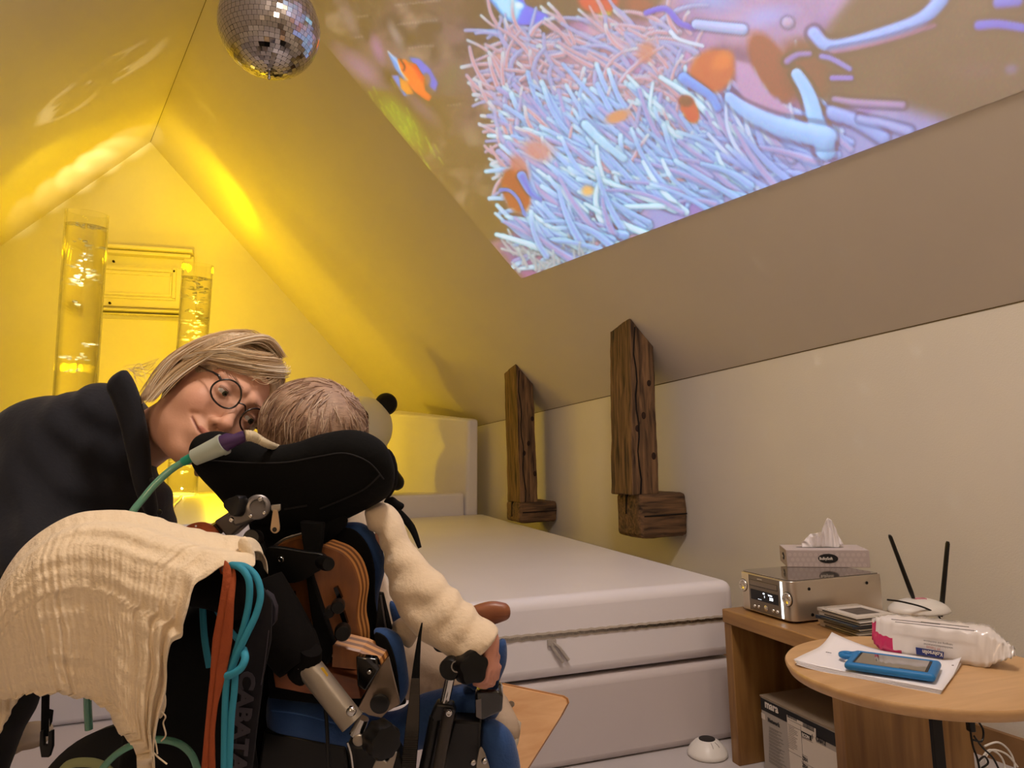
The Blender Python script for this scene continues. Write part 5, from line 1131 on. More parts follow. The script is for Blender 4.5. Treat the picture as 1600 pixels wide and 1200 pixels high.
# ---- armrest
M_arm = wood('armrest_wood', '8e5638', '6b3c26', axis=0, scale=5, rough=.4, bump=.08)
ar = ppuff('armrest', [(648, 978), (656, 970), (700, 962), (757, 941), (788, 942), (797, 950), (797, 963), (788, 970), (740, 985), (690, 992), (660, 987)], 1.03, .011, M_arm, ch, h=.003)
pplate('arm_bracket', [(676, 990), (712, 990), (727, 1005), (722, 1022), (700, 1023), (682, 1020), (676, 1014)], .975, .03, M_black, ch, bev=.004)
knob('arm_knob', 728, 1039, .95, 27, .03, M_blackm, ch, (.45, .2, .85), 5, .18)
pdisc('arm_joint', 708, 1040, .95, 17, .02, M_blackm, ch, (-.2, .1, 1), 24)
pdisc('joint_ring', 714, 1041, .93, 9, .003, M_steel, ch, (-.1, .1, 1), 24, [(1, 0), (1, .3), (.8, .3), (.78, 0)])
ptube('chrome_rod', [(704, 1056, .96), (693, 1106, .96)], 7.5, M_chrome, ch, seg=24)
ptube('arm_tube', [(702, 1110, .945), (692, 1160, .94), (681, 1225, .935)], 9.5, mat('tube_graphite', '3c3733', .4, metal=.4), ch, straight=True)
pplate('arm_socket', [(682, 1100), (708, 1103), (712, 1118), (700, 1125), (690, 1128), (676, 1130), (672, 1120)], .95, .02, M_black, ch, bev=.003)
ptube('arm_tube', [(682, 1120, .96), (674, 1160, .955), (660, 1225, .95)], 11, M_black, ch, straight=True)
pbolt(701.5, 1114, .93, 5.5, ch)
pplate('frame_panel', [(708, 1126), (752, 1128), (750, 1175), (757, 1190), (760, 1230), (670, 1230), (694, 1180)], .975, .03, M_black, ch, bev=.004)
for x, y in ((739, 1191), (757, 1189)): pdisc('bolt', x, y, .955, 5, .005, M_chrome, ch, (0, .2, 1), 20, [(1, 0), (.9, .5), (.5, .9), (.1, 1)])
pplate('bolt_plate', spoly([(748, 1172), (754, 1170), (762, 1190), (766, 1215), (744, 1215)], 2), .965, .003, M_alu, ch)
bk1 = pplate('box_bracket', [(742, 1082), (750, 1079), (780, 1079), (786, 1086), (785, 1113), (753, 1128), (742, 1122)], .97, .035, mat('gloss_black', '070707', .08, coat=1.), ch, bev=.004)
pplate('bracket_mouth', [(743.5, 1094), (752, 1092), (752.5, 1124), (744, 1120)], .9695, .002, M_gun, bk1, bev=0)
ppuff('side_cushion', [(724, 1062), (742, 1048), (762, 1030), (780, 1000), (791, 1002), (792, 1032), (783, 1058), (771, 1079), (744, 1079)], 1.02, .016, M_navy, ch, h=.0035)
ppuff('calf_cushion', [(752, 1128), (768, 1124), (792, 1138), (806, 1162), (813, 1210), (790, 1240), (755, 1240), (748, 1180)], 1.0, .022, M_navy, ch, h=.004)
# ---- footboard
FB = [(780, 1070), (877, 1090), (883, 1094), (885, 1101), (875, 1120), (818, 1210), (800, 1240), (740, 1240)]
fb = pplate('footboard', FB, 1.13, .014, [M_plyl, M_ply1, M_ply2], ch, ext=CR*.006-CU*.0015+CF*.011, layers=[0, 1, 2, 1], gx=.05, gy=-.05)
pdisc('screw', 799, 1100, 1.125, 5, .002, M_steel, ch, (0, 0, 1), 20, [(1, 0), (1, .2), (.5, .25), (.45, .1), (.05, .1)])
# ---- handle posts, push bar, wheels, base
ptube('handle_post', [(398, 846, .96), (404, 870, .96), (404, 930, .96), (400, 1010, .965), (392, 1100, .98)], [13, 14, 13, 13, 13], M_blackm, ch)
pdisc('post_cap', 400, 842, .95, 14, .02, M_black, ch, (0, .3, 1))
ptube('push_bar', [(-30, 960, .90), (60, 925, .875), (160, 905, .86), (300, 912, .85), (362, 925, .85), (380, 950, .86)], [28, 30, 32, 34, 36, 26], M_foamb, ch)
ptube('handle_post', [(200, 920, .9), (205, 1080, .96), (215, 1250, 1.0)], 12, M_blackm, ch)
wc = at(215, 1362, 1.0); R_ = 232/F; wc[2] = R_
b = MB(); b.lathe(wc, CF*np.array([1, 1, 0])+CR*.25, [(R_*.82, -.012), (R_*.93, -.018), (R_, -.010), (R_, .010), (R_*.93, .018), (R_*.82, .012)], 72); w1 = b.build('wheel', mat('tyre_black', '0d0d0d', .85), ch, smooth=True)
b = MB(); b.lathe(wc, CF*np.array([1, 1, 0])+CR*.25, [(R_*.84, -.006), (R_*.84, .006)], 60); b.build('wheel_cover', M_black, w1)
b = MB(); b.lathe(wc-CF*.02, CF*np.array([1, 1, 0])+CR*.25, [(.03, -.02), (.03, .02)], 30); b.build('hub', M_gun, w1)
for (x, y, d) in ((700, 1380, 1.15), (430, 1390, 1.25), (560, 1400, .98)):
    c = at(x, y, d); c[2] = .06; b = MB(); ax = CR*.9+CF*.3; b.lathe(c, ax, [(.04, -.014), (.058, -.014), (.06, 0), (.058, .014), (.04, .014)], 40); b.build('caster', mat('tyre_black', '0d0d0d', .85), ch, smooth=True)
    b = MB(); b.cyl(c+[0, 0, .05], c+[0, 0, .2], .014); b.build('caster_stem', M_blackm, ch)
b = MB()
P0 = [at(430, 1250, 1.1), at(700, 1260, 1.08), at(230, 1300, .97)]
for p, q in ((wc+[0, 0, .0], (at(560, 1320, 1.05))), (at(560, 1320, 1.05), at(560, 1165, 1.02)), (at(560, 1320, 1.05), at(700, 1330, 1.12))): b.tube([p, q], .016, 14)
b.build('base_frame', M_blackm, ch, smooth=True)
# ================================================================ the woman
D_HEAD = 1.13
R_h = np.array([-.45, .72, .53]); U_h = np.array([.55, .68, -.46]); U_h = U_h/np.linalg.norm(U_h); R_h = R_h-U_h*(R_h@U_h); R_h = R_h/np.linalg.norm(R_h); F_h = np.cross(U_h, R_h)
HA = AIMG@np.array([R_h, F_h, U_h]).T          # columns: her right, forward, up, in the world
eye_mid = at(369.5, 633, D_HEAD-.0); HO = eye_mid-HA@np.array([0, .083, 0])
def hw(p): return HO+HA@np.array(p, float)
def hl(P): return (np.asarray(P)-HO)@HA
def wl_(x, y, d): return tuple(hl(at(x, y, d)))
neck_end = wl_(222, 690, 1.28); chest = wl_(120, 800, 1.36); sh1 = wl_(70, 720, 1.2)
def head(P):
    ax = P.copy(); ax[:, 0] = np.abs(P[:, 0]); X = ax
    d = ell(P, (0, -.018, .035), (.074, .094, .085))
    d = smin(d, ell(P, (0, .022, -.028), (.061, .068, .088)), .03)
    d = smin(d, ell(P, (0, .044, -.078), (.046, .044, .038)), .03)
    d = smin(d, ell(P, (0, .073, -.106), (.020, .018, .017)), .025)
    d = smin(d, ell(X, (.038, .056, -.036), (.027, .027, .028)), .02)
    d = smin(d, cap(X, (.012, .082, .022), (.046, .067, .020), .010, .008), .014)
    d = smax(d, -ell(X, (.032, .097, .001), (.019, .014, .0125)), .010)
    d = smin(d, cap(P, (0, .082, .004), (0, .106, -.034), .0075, .0095), .011)
    d = smin(d, ell(P, (0, .111, -.040), (.0115, .0115, .010)), .007)
    d = smin(d, ell(X, (.0115, .099, -.045), (.0085, .010, .0078)), .006)
    d = smax(d, -ell(X, (.0068, .1045, -.0505), (.0038, .0058, .0042)), .002)
    d = smin(d, ell(P, (0, .086, -.071), (.028, .014, .020)), .014)
    for a, b, r in (((0, .1005, -.0685), (.018, .094, -.0675), .0042), ((.018, .094, -.0675), (.033, .080, -.062), .0030), ((0, .0985, -.0785), (.017, .092, -.0765), .0052), ((.017, .092, -.0765), (.031, .080, -.066), .0034)): d = smin(d, cap(X, a, b, r, r*.8), .004)
    d = smax(d, -cap(X, (0, .1045, -.0735), (.018, .0975, -.0718), .0012, .0014), .0015); d = smax(d, -cap(X, (.018, .0975, -.0718), (.036, .0815, -.0620), .0014, .0016), .0025)
    d = smax(d, -cap(X, (.0205, .0985, -.042), (.041, .0805, -.058), .0010, .0014), .006)
    # lids over the eyeballs, open in a slit
    lid = np.linalg.norm(X-np.array([.032, .0735, .0]), axis=1)-.0138; lid = smax(lid, -ell(X, (.032, .089, -.0016), (.0125, .012, .0031)), .0012); d = smin(d, lid, .003)
    # ears
    ear = ell(X, (.0755, -.008, -.006), (.0075, .018, .030)); ear = smax(ear, -ell(X, (.083, -.004, -.004), (.006, .010, .018)), .004); ear = smin(ear, ell(X, (.074, -.003, -.034), (.005, .007, .009)), .005); d = smin(d, ear, .005)
    d = smin(d, cap(P, (0, -.03, -.06), neck_end, .052, .046), .03)
    d = smin(d, cap(P, neck_end, chest, .045, .06), .03)
    return d
wm = thing('person', 'woman in glasses and navy shirt leaning down beside the wheelchair, smiling', 'person', (at(60, 900, 1.3)[0], at(60, 900, 1.3)[1], 0))
M_skin = mat('skin', 'd39c82', .5, attr='Col', bump=.12, bscale=300, spec=.35)
lo = np.minimum(np.array(chest)-.13, (-.095, -.125, -.135)); hi = np.maximum(np.array(chest)+.13, (.095, .13, .13))
# colouring of the face
def skincol(L):
    c = np.tile(np.array(lin('d6a48a')), (len(L), 1)); X = L.copy(); X[:, 0] = np.abs(L[:, 0])
    def mixc(m, col): 
        nonlocal c; c = c*(1-m[:, None])+np.array(lin(col))*m[:, None]
    mixc(np.clip(1-np.linalg.norm((X-[.042, .07, -.038])/[.03, .03, .03], axis=1), 0, 1)*.5, 'c9806c')
    mixc(np.clip(1-np.linalg.norm((X-[0, .114, -.042])/[.016, .016, .016], axis=1), 0, 1)*.5, 'c87f6c')
    lip = np.minimum(np.minimum(cap(X, (0, .1015, -.069), (.018, .095, -.0675), .0045, .004), cap(X, (.018, .094, -.0675), (.033, .080, -.062), .0035, .002)), np.minimum(cap(X, (0, .099, -.0785), (.017, .092, -.0765), .0055, .0046), cap(X, (.017, .092, -.0765), (.031, .080, -.066), .004, .002)))
    mixc(np.clip(1-lip/.0012, 0, 1)*.75, 'b0655a')
    ln = np.minimum(cap(X, (0, .1045, -.0735), (.018, .0975, -.0718), .0006, .0006), cap(X, (.018, .0975, -.0718), (.036, .0815, -.0620), .0006, .0006)); mixc(np.clip(1-ln/.0016, 0, 1)*.8, '5b2a24')
    mixc(np.clip(1-np.abs(cap(X, (.02, .082, .0225), (.044, .071, .0195), .002, .0015))/.004, 0, 1)*.35, 'a07a5c')
    return c
# one continuous figure: fine head, its neck and the trunk under the shirt
class Dual: pass
def figure(P): return head(P)
W, Q, L = nets(head, np.minimum(np.array(chest)-.08, (-.09, -.13, -.135)), np.maximum(np.array(chest)+.08, (.09, .13, .13)), .0021, HO, HA, 1)
me = fastmesh(W, Q); body = link('body', me, M_skin, wm, smooth=True); vcol(body.data, skincol(L))
M_eyew = mat('eye_white', 'd9cfc6', .15, coat=1.); M_iris = mat('iris_green', '4d5540', .15, coat=1.); M_pup = mat('pupil', '050505', .1, coat=1.)
look = np.array([-.42, .95, -.14]); look = look/np.linalg.norm(look)
for s in (1, -1):
    c = np.array([s*.032, .0735, 0]); b = MB(); b.ell(hw(c), (.0125,)*3, seg=28, rings=18); eo = b.build('eye', M_eyew, wm, smooth=True)
    b = MB(); b.lathe(hw(c+look*.0112), HA@look, [(.0056, 0), (.0054, .0012), (.002, .0016)], 24); b.build('iris', M_iris, eo, smooth=True)
    b = MB(); b.lathe(hw(c+look*.0126), HA@look, [(.0025, 0), (.002, .0008)], 18); b.build('pupil', M_pup, eo, smooth=True)
    b = MB()
    for k in range(16):
        t = (k/15-.5)*2; p = np.array([s*.032+t*.0105, .0735+.0135*math.sqrt(1-(t*.7)**2), .0042-.003*t*t]); b.tube([hw(p), hw(p+[t*.001*1, .004, .0005]), hw(p+[t*.002, .0062, .0028])], [.00035, .0003, .0001], 4)
    b.build('eyelashes', mat('lash', '2c1a12', .6), wm, fix=False)
    b = MB(); rb_ = np.random.default_rng(2)
    for k in range(70):
        t = rb_.uniform(0, 1); p = np.array([s*(.014+t*.036), .0955-.022*t*t-.002, .020+.006*sin(t*2.6)+rb_.normal(0, .0012)]); q = p+[s*.006, -.0015, .0018]; b.tube([hw(p), hw(q)], [.0003, .0001], 4)
    b.build('eyebrow', mat('brow', '8d6a4c', .7), wm, fix=False)
# ---- glasses
M_frame = mat('glasses_frame', '1a0f0b', .2, coat=.6); M_lens = glassmat('lens', 1.02, (.93, .93, .93), .85)
gl = MB()
LC = {s: np.array([s*.0325, .1035, -.004]) for s in (1, -1)}
def rim(s, n=40):
    P = []
    for k in range(n): a = 2*pi*k/n; x = .0232*cos(a); z = .0222*sin(a)-(.0015*cos(2*a)); P.append(hw(LC[s]+[x, -.0045*(x*s/.023+ .2)*1.2, z]))
    return P
for s in (1, -1): gl.tube(rim(s), .0015, 8, closed=True)
gl.tube(spline([hw(LC[1]+[-.0225, .0005, .003]), hw((0, .1085, .0035)), hw(LC[-1]+[.0225, .0005, .003])], 6), .0013, 8)
for s in (1, -1):
    gl.tube([hw(LC[s]+[s*.0215, -.006, .010]), hw(LC[s]+[s*.0275, -.009, .0125]), hw((s*.066, .083, .0085))], [.0022, .0024, .0018], 8)
g_ = gl.build('glasses', M_frame, wm, smooth=True, label='round dark brown glasses')
for s in (1, -1):
    b = MB(); b.tube(spline([hw((s*.066, .083, .0085)), hw((s*.0735, .05, .008)), hw((s*.0795, .0, .010)), hw((s*.079, -.018, -.004))], 6), [.0016], 8) if False else b.tube(spline([hw((s*.066, .083, .0085)), hw((s*.0735, .05, .008)), hw((s*.0795, .0, .012)), hw((s*.079, -.022, -.002))], 6), .0017, 8); b.build('temple', M_frame, g_, smooth=True)
    P = rim(s, 32); b = MB(); b.prism(P, HA@np.array([0, .0006, 0])); b.build('lens', M_lens, g_)
    b = MB(); b.ell(hw(LC[s]+[s*.0262, -.0062, .0128]), (.0011,)*3, seg=8, rings=6); b.build('frame_rivet', M_chrome, g_, smooth=True)
b = MB(); b.ell(hw((.080, -.001, -.0355)), (.0019,)*3, seg=12, rings=8); b.build('earring', M_chrome, wm, smooth=True, label='tiny silver stud earring')
# ---- hair: a shaped mass with separate strands over it
HC_ = np.array([0, -.022, .036]); HR_ = np.array([.0835, .1025, .0925])
def hairf(P):
    d = ell(P, tuple(HC_), tuple(HR_)); q = P-np.array([0, 0, 0])
    d = smin(d, ell(P, (.0, -.065, -.02), (.050, .042, .06)), .03)
    s_ = ell(P, (.074, -.034, -.030), (.012, .024, .050)); s2_ = ell(P, (-.077, -.012, -.045), (.014, .034, .066)); d = smin(d, np.minimum(s_, s2_), .02)
    d = smin(d, ell(P, (.064, .030, .058), (.024, .040, .030)), .02); d = smin(d, ell(P, (-.064, .030, .050), (.024, .042, .036)), .02)
    face = ell(P, (0, .085, -.02), (.066, .085, .094)); earc = ell(P, (.086, .016, -.018), (.020, .026, .046))
    d = smax(d, -face, .008); d = smax(d, -earc, .006); return smax(d, -head(P)-.004, .002)
W, Q, L = nets(hairf, (-.115, -.16, -.13), (.115, .11, .15), .0028, HO, HA, 1)
M_hair = mat('hair_blonde', 'cdb291', .45, var=.35, vscale=30, stretch=(14, 3, 3), bump=.5, bscale=90, spec=.5)
hr_ = link('hair', fastmesh(W, Q), M_hair, wm, smooth=True, label='chin-length blonde hair with a sideways fringe')
sb = MB(); rh = np.random.default_rng(21)
def sdir(v): v = np.array(v, float); return v/np.linalg.norm(v)
def onh(v, lift): 
    v = sdir(v); return HC_+v/np.sqrt(((v/HR_)**2).sum())*(1+lift)
def strand(path, r, m_=0, lift0=.01, wob=.006):
    lf = lift0+.012+rh.uniform(0, .05); P = spline(path, 4); Lp = []
    for i, v in enumerate(P): Lp.append(hw(onh(v, lf)+rh.normal(0, wob*.12, 3)))
    n = len(Lp); sb.tube(Lp, [r*(1-.75*abs(2*i/(n-1)-1)**3) for i in range(n)], 5, m=m_)
def jit(v, s): return np.array(v, float)+rh.normal(0, s, 3)
for k in range(430):      # from the parting over the side of the head to behind the ear
    t = rh.uniform(0, 1); st_ = jit((-.25+.1*t, .55-1.1*t, .95), .05); mid = jit((.55+.25*t, .45-.95*t, .62), .06); m2 = jit((.93, .1-.75*t, .12), .05); en = jit((.98-.3*t, -.18-.65*t, -.62-.3*rh.uniform()), .05); strand([st_, mid, m2, en], rh.uniform(.0006, .0012), int(rh.integers(0, 3)))
for k in range(210):      # fringe sweeping across the forehead towards the temple
    t = rh.uniform(0, 1); st_ = jit((-.35, .35+.3*t, .95), .05); mid = jit((.15, .80+.06*t, .66-.12*t), .04); m2 = jit((.62, .68, .30-.12*t), .04); en = jit((.93, .2-.1*t, -.02-.3*t), .06); strand([st_, mid, m2, en], rh.uniform(.0005, .0011), int(rh.integers(0, 3)))
for k in range(150):      # other side
    t = rh.uniform(0, 1); st_ = jit((-.3, .6-1.2*t, .95), .05); mid = jit((-.75, .5-1.0*t, .5), .06); en = jit((-.97, .25-.9*t, -.35), .07); strand([st_, mid, en], rh.uniform(.0005, .0011), int(rh.integers(0, 3)))
def strand3(path, r, m_=0):
    P = [hw(p) for p in spline([np.array(p, float) for p in path], 5)]; n = len(P); sb.tube(P, [r*(1-.8*abs(2*i/(n-1)-1)**3) for i in range(n)], 5, m=m_)
for k in range(170):      # locks falling in front of the ear
    o_ = rh.normal(0, 1, 3)*np.array([.0015, .007, .003]); l_ = rh.uniform(0, .006); e_ = rh.uniform(.75, 1.05)
    strand3([o_+(-.02, .01, .134), o_+(.04, .045, .117+l_), o_+(.072+l_, .052, .066), o_+(.082+l_, .036, .018), o_+(.083+l_, .022, -.03), o_+(.077+l_*.5, .016, -.03-.05*e_)], rh.uniform(.0006, .0012), int(rh.integers(0, 3)))
for k in range(130):      # and behind it
    o_ = rh.normal(0, 1, 3)*np.array([.002, .009, .004]); l_ = rh.uniform(0, .006); e_ = rh.uniform(.5, 1.05)
    strand3([o_+(-.02, -.02, .132), o_+(.045, -.02, .118+l_), o_+(.080+l_, -.02, .062), o_+(.090+l_, -.028, .008), o_+(.086, -.036, -.035), o_+(.070, -.044, -.035-.05*e_)], rh.uniform(.0006, .0012), int(rh.integers(0, 3)))
for k in range(230):      # fringe over the top of the forehead
    o_ = rh.normal(0, 1, 3)*np.array([.012, .003, .005]); l_ = rh.uniform(0, .006)
    strand3([o_+(-.030, .005, .123+l_*.5), o_+(-.012, .052+l_*.5, .104), o_+(.022, .077+l_*.5, .073), (o_+(.053, .067+l_, .048)), o_*.5+(.076+l_, .046, .024), o_*.5+(.086, .020, .004)], rh.uniform(.0005, .0011), int(rh.integers(0, 3)))
for k in range(36):       # loose wisps over the brow
    st_ = jit((-.2, .72, .75), .06); mid = jit((.0, .93, .38), .08); en = jit((.22, 1.0, .16), .09); strand([st_, mid, en], .0004, 1, .02)
for k in range(26):
    st_ = jit((-.62, .45, .55), .08); mid = jit((-.75, .72, .2), .08); en = jit((-.62, .85, -.08), .1); strand([st_, mid, en], .0005, 1, .03)
M_h = [mat('hair_strand_%d' % i, c, .4, spec=.5) for i, c in enumerate(('f2e4cc', 'dcc4a0', 'bfa27c'))]
sb.build('hair_strands', M_h, hr_, smooth=True, fix=False)
wsp = MB()
for k in range(12):       # flyaway hair at the nape
    a = at(242+rh.normal(0, 5), 572+rh.normal(0, 8), 1.15); b1 = at(222+rh.normal(0, 5), 574+rh.normal(0, 6), 1.17); c1_ = at(203+rh.normal(0, 7), 580+rh.normal(0, 7), 1.18); d1 = at(208+rh.normal(0, 12), 594+rh.normal(0, 8), 1.17)
    wsp.tube(spline([a, b1, c1_, d1], 5), .00035, 4, m=0)
wsp.build('loose_hair', M_h, hr_, smooth=True, fix=False)
# ---- shirt
M_shirt = mat('navy_shirt', '080a16', .85, bump=.3, bscale=150, sheen=.15)
SHP = [(-70, 730), (-20, 690), (20, 658), (50, 640), (75, 626), (110, 613), (155, 601), (178, 599), (205, 604), (222, 640), (231, 690), (240, 735), (252, 768), (262, 800), (264, 860), (230, 930), (60, 960), (-70, 960)]
def shx(dd, P, O):
    a1 = local(60, 700, 1.19, O); a2 = local(40, 860, 1.10, O); a3 = local(150, 930, 1.0, O)
    dd = smin(dd, cap(P, a1, a2, .075, .062), .05); dd = smin(dd, cap(P, a2, a3, .06, .045), .03)
    fold = .0035*np.sin((P[:, 0]*.7+P[:, 1])*95+6*np.sin(P[:, 0]*14))*np.clip((P[:, 0]+.02)*9, 0, 1)+.003*np.sin((P[:, 0]-P[:, 1]*.5)*60)
    # opening for the neck
    nk = cap(P, local(330, 640, 1.13, O), local(246, 668, 1.165, O), .02, .046)
    return smax(dd+fold, -nk, .006)
sh_ = ppuff('shirt', SHP, 1.25, .10, M_shirt, wm, h=.006, extra=shx, zex=.26)
ppuff('collar', [(168, 606), (175, 589), (192, 578), (200, 582), (212, 604), (223, 640), (232, 690), (236, 735), (246, 800), (236, 814), (214, 770), (200, 712), (188, 660), (176, 625)], 1.135, .015, M_shirt, sh_, h=.003)
for y, x in ((750, 238), (800, 250)):
    pdisc('button', x, y, 1.12, 4, .002, mat('button_dark', '15151c', .3), sh_)
M_trs = mat('black_trousers', '08080b', .85)
def legw(P):
    hip = at(-75, 955, 1.36); d = cap(P, at(-75, 930, 1.33), hip, .14, .15)
    for k, (dk, off) in enumerate(((1.18, 0), (1.44, -20))):
        kn = at(-6+off, 1090, dk); an = kn-CR*.16+CF*.10; an[2] = .07; toe = an+CR*.13; toe[2] = .045
        d = smin(d, cap(P, hip+CF*(.10*k-.03), kn, .105, .062), .04); d = smin(d, cap(P, kn, an, .058, .045), .02); d = smin(d, cap(P, an, toe, .042, .034), .02)
    return d
lo = np.array([at(-75, 930, 1.33), at(20, 1100, 1.18), at(-10, 1100, 1.44), at(-75, 955, 1.36)]).min(0)-.33; hi = np.array([at(-75, 900, 1.36), at(20, 1100, 1.18), at(20, 1100, 1.44), at(-75, 955, 1.6)]).max(0)+.22; lo[2] = 0.001
W, Q, L = nets(lambda P: np.maximum(legw(P), .004-P[:, 2]), lo, hi, .012); link('trousers', fastmesh(W, Q), M_trs, wm, smooth=True)
# forearm and hand resting on the push handle under the muslin cloth
def hand_sdf(P, w, dirv, nrm, side, s=1., curl=.5):
    """right or left hand: w wrist, dirv towards the fingers, nrm back of hand, side towards the thumb"""
    w = np.array(w); D = np.array(dirv)/np.linalg.norm(dirv); N = np.array(nrm, float); N = N-D*(N@D); N = N/np.linalg.norm(N); S_ = np.cross(D, N)*side
    d = ell(P, w+D*.040*s, (.034*s, .012*s, .030*s), [D, N, S_]); d = smin(d, cap(P, w-D*.02*s, w+D*.02*s, .020*s, .019*s), .015*s)
    for i, (o_, L_, r_) in enumerate(((.026, .062, .0078), (.009, .070, .0080), (-.008, .065, .0076), (-.024, .052, .0068))):
        b0 = w+D*(.068-.004*abs(i-1))*s+S_*o_*s; a1 = curl*.5; a2 = curl*1.4; p1 = b0+(D*cos(a1)-N*sin(a1)+S_*o_*3)*L_*.42*s; p2 = p1+(D*cos(a2)-N*sin(a2))*L_*.32*s; p3 = p2+(D*cos(a2*1.35)-N*sin(a2*1.35))*L_*.24*s
        f = cap(P, b0, p1, r_*1.08*s, r_*s); f = smin(f, cap(P, p1, p2, r_*s, r_*.92*s), .003*s); f = smin(f, cap(P, p2, p3, r_*.92*s, r_*.8*s), .003*s); d = smin(d, f, .0045*s)
    t0 = w+D*.022*s+S_*.024*s-N*.004*s; t1_ = t0+(D*.7+S_*.75-N*.25)*.034*s; t2_ = t1_+(D*.95+S_*.15-N*.3)*.028*s; th_ = smin(cap(P, t0, t1_, .0115*s, .0095*s), cap(P, t1_, t2_, .0095*s, .0078*s), .004*s)
    return smin(d, th_, .007*s)

w0 = at(150, 930, 1.0); tip = at(210, 915, .93)
def wh_(P): return smin(hand_sdf(P, w0, tip-w0, CU, -1, .95, .9), cap(P, w0-(tip-w0)*.6, w0, .028, .024), .012)
lo = np.minimum(w0, tip)-.09; hi = np.maximum(w0, tip)+.09
W, Q, L = nets(wh_, lo, hi, .003); o = link('hand', fastmesh(W, Q), M_skin, wm, smooth=True); vcol(o.data, np.tile(np.array(lin('d6a48a')), (len(W), 1)))

# ================================================================ the child
kid = thing('person', 'small child with light brown hair in a cream sweater, seated in the wheelchair', 'person', at(610, 1090, 1.1))
KO = at(487, 676, 1.15)
kup = sdir((.12, .97, .10)); kf = sdir((-.62, .02, -.78)); kf = kf-kup*(kf@kup); kf = kf/np.linalg.norm(kf); kr = np.cross(kf, kup); KA = AIMG@np.array([kr, kf, kup]).T
def kl(P): return (np.asarray(P)-KO)@KA
def kpx(x, y, d): return tuple(kl(at(x, y, d)))
wr_ = at(762, 1000, .965); fin = at(772, 1052, .955); kbk = (np.array(fin)-np.array(wr_))
def kid_body(P):
    X = P.copy(); X[:, 0] = np.abs(P[:, 0])
    d = ell(P, (0, -.005, .012), (.080, .087, .074)); d = smin(d, ell(P, (0, .03, -.035), (.056, .054, .05)), .03); d = smin(d, ell(X, (.03, .06, -.045), (.022, .02, .02)), .015)
    d = smin(d, ell(P, (0, .086, -.03), (.008, .010, .008)), .01); d = smax(d, -ell(X, (.026, .088, -.008), (.013, .010, .009)), .006); d = smin(d, ell(P, (0, .07, -.07), (.014, .014, .010)), .012)
    d = smax(d, -cap(X, (0, .088, -.053), (.014, .083, -.052), .001, .001), .002); d = smin(d, ell(X, (.080, -.005, -.015), (.006, .014, .021)), .004)
    d = smin(d, cap(P, (0, -.015, -.05), kpx(510, 800, 1.11), .034, .042), .02)
    return d
def body_w(P0_):
    P = (P0_-KO)@KA; d = kid_body(P)
    sh = at(600, 835, 1.05); el_ = at(655, 925, 1.01); wr2 = wr_
    t1 = at(510, 820, 1.11); t2 = at(560, 1030, 1.12)
    d = smin(d, cap(P0_, t1, t2, .055, .065), .04); d = smin(d, cap(P0_, sh, el_, .014, .016), .008); d = smin(d, cap(P0_, el_, wr2, .016, .015), .01)
    s2 = at(470, 830, 1.13); e2 = at(480, 900, 1.22); w2 = at(560, 960, 1.27)
    d = smin(d, cap(P0_, s2, e2, .026, .022), .03); d = smin(d, cap(P0_, e2, w2, .021, .016), .015)
    d = smin(d, hand_sdf(P0_, wr2, (fin-wr2), -CF*.4+CR*.9, -1, .62, 1.0), .010)
    d = smin(d, hand_sdf(P0_, w2, CR*.6-CU*.4+CF*.5, CU, 1, .70, .6), .008)
    return d
lo = np.array([at(395, 700, 1.2), at(800, 1080, .9), at(400, 1100, 1.3), at(600, 590, 1.3), at(790, 1080, 1.3), at(560, 700, 1.02)]).min(0)-.03; hi = np.array([at(395, 700, 1.2), at(800, 1080, .9), at(400, 1100, 1.35), at(600, 590, 1.3), at(790, 1080, 1.3), at(560, 600, 1.25)]).max(0)+.03
W, Q, L = nets(body_w, lo, hi, .0032)
kb_ = link('body', fastmesh(W, Q), M_skin, kid, smooth=True)
cc_ = np.tile(np.array(lin('cf9c86')), (len(W), 1)); dh = np.linalg.norm(W-at(762, 1030, .96), axis=1); m_ = np.clip(1.4-dh/.05, 0, 1)*.55; cc_ = cc_*(1-m_[:, None])+np.array(lin('c98472'))*m_[:, None]; vcol(kb_.data, cc_)
for s in (1, -1):
    b = MB(); b.ell(KO+KA@np.array([s*.026, .075, -.008]), (.010,)*3, seg=18, rings=12); eo = b.build('eye', M_eyew, kid, smooth=True)
    b = MB(); b.lathe(KO+KA@np.array([s*.026, .0835, -.008]), KA[:, 1], [(.0048, 0), (.004, .0012)], 18); b.build('iris', M_iris, eo, smooth=True)
KR = np.array([.0845, .0915, .0785]); KC = np.array([0, -.007, .012])
def khair(P):
    d = ell(P, tuple(KC), tuple(KR)); d = d+.0016*np.sin(P[:, 0]*90+P[:, 2]*60)+.0014*np.sin(P[:, 1]*110-P[:, 2]*80)
    return smax(d, -ell(P, (0, .085, -.03), (.06, .06, .062)), .01)
W, Q, L = nets(khair, (-.1, -.11, -.08), (.1, .1, .1), .003, KO, KA, 1)
M_kh = mat('hair_child', 'a98b75', .5, var=.3, vscale=26, bump=.5, bscale=80, stretch=(3, 3, 9))
kh = link('hair', fastmesh(W, Q), M_kh, kid, smooth=True, label='short tousled light brown hair')
sb = MB(); rk = np.random.default_rng(33)
def konh(v, l): v = sdir(v); return KO+KA@(KC+v/np.sqrt(((v/KR)**2).sum())*(1+l))
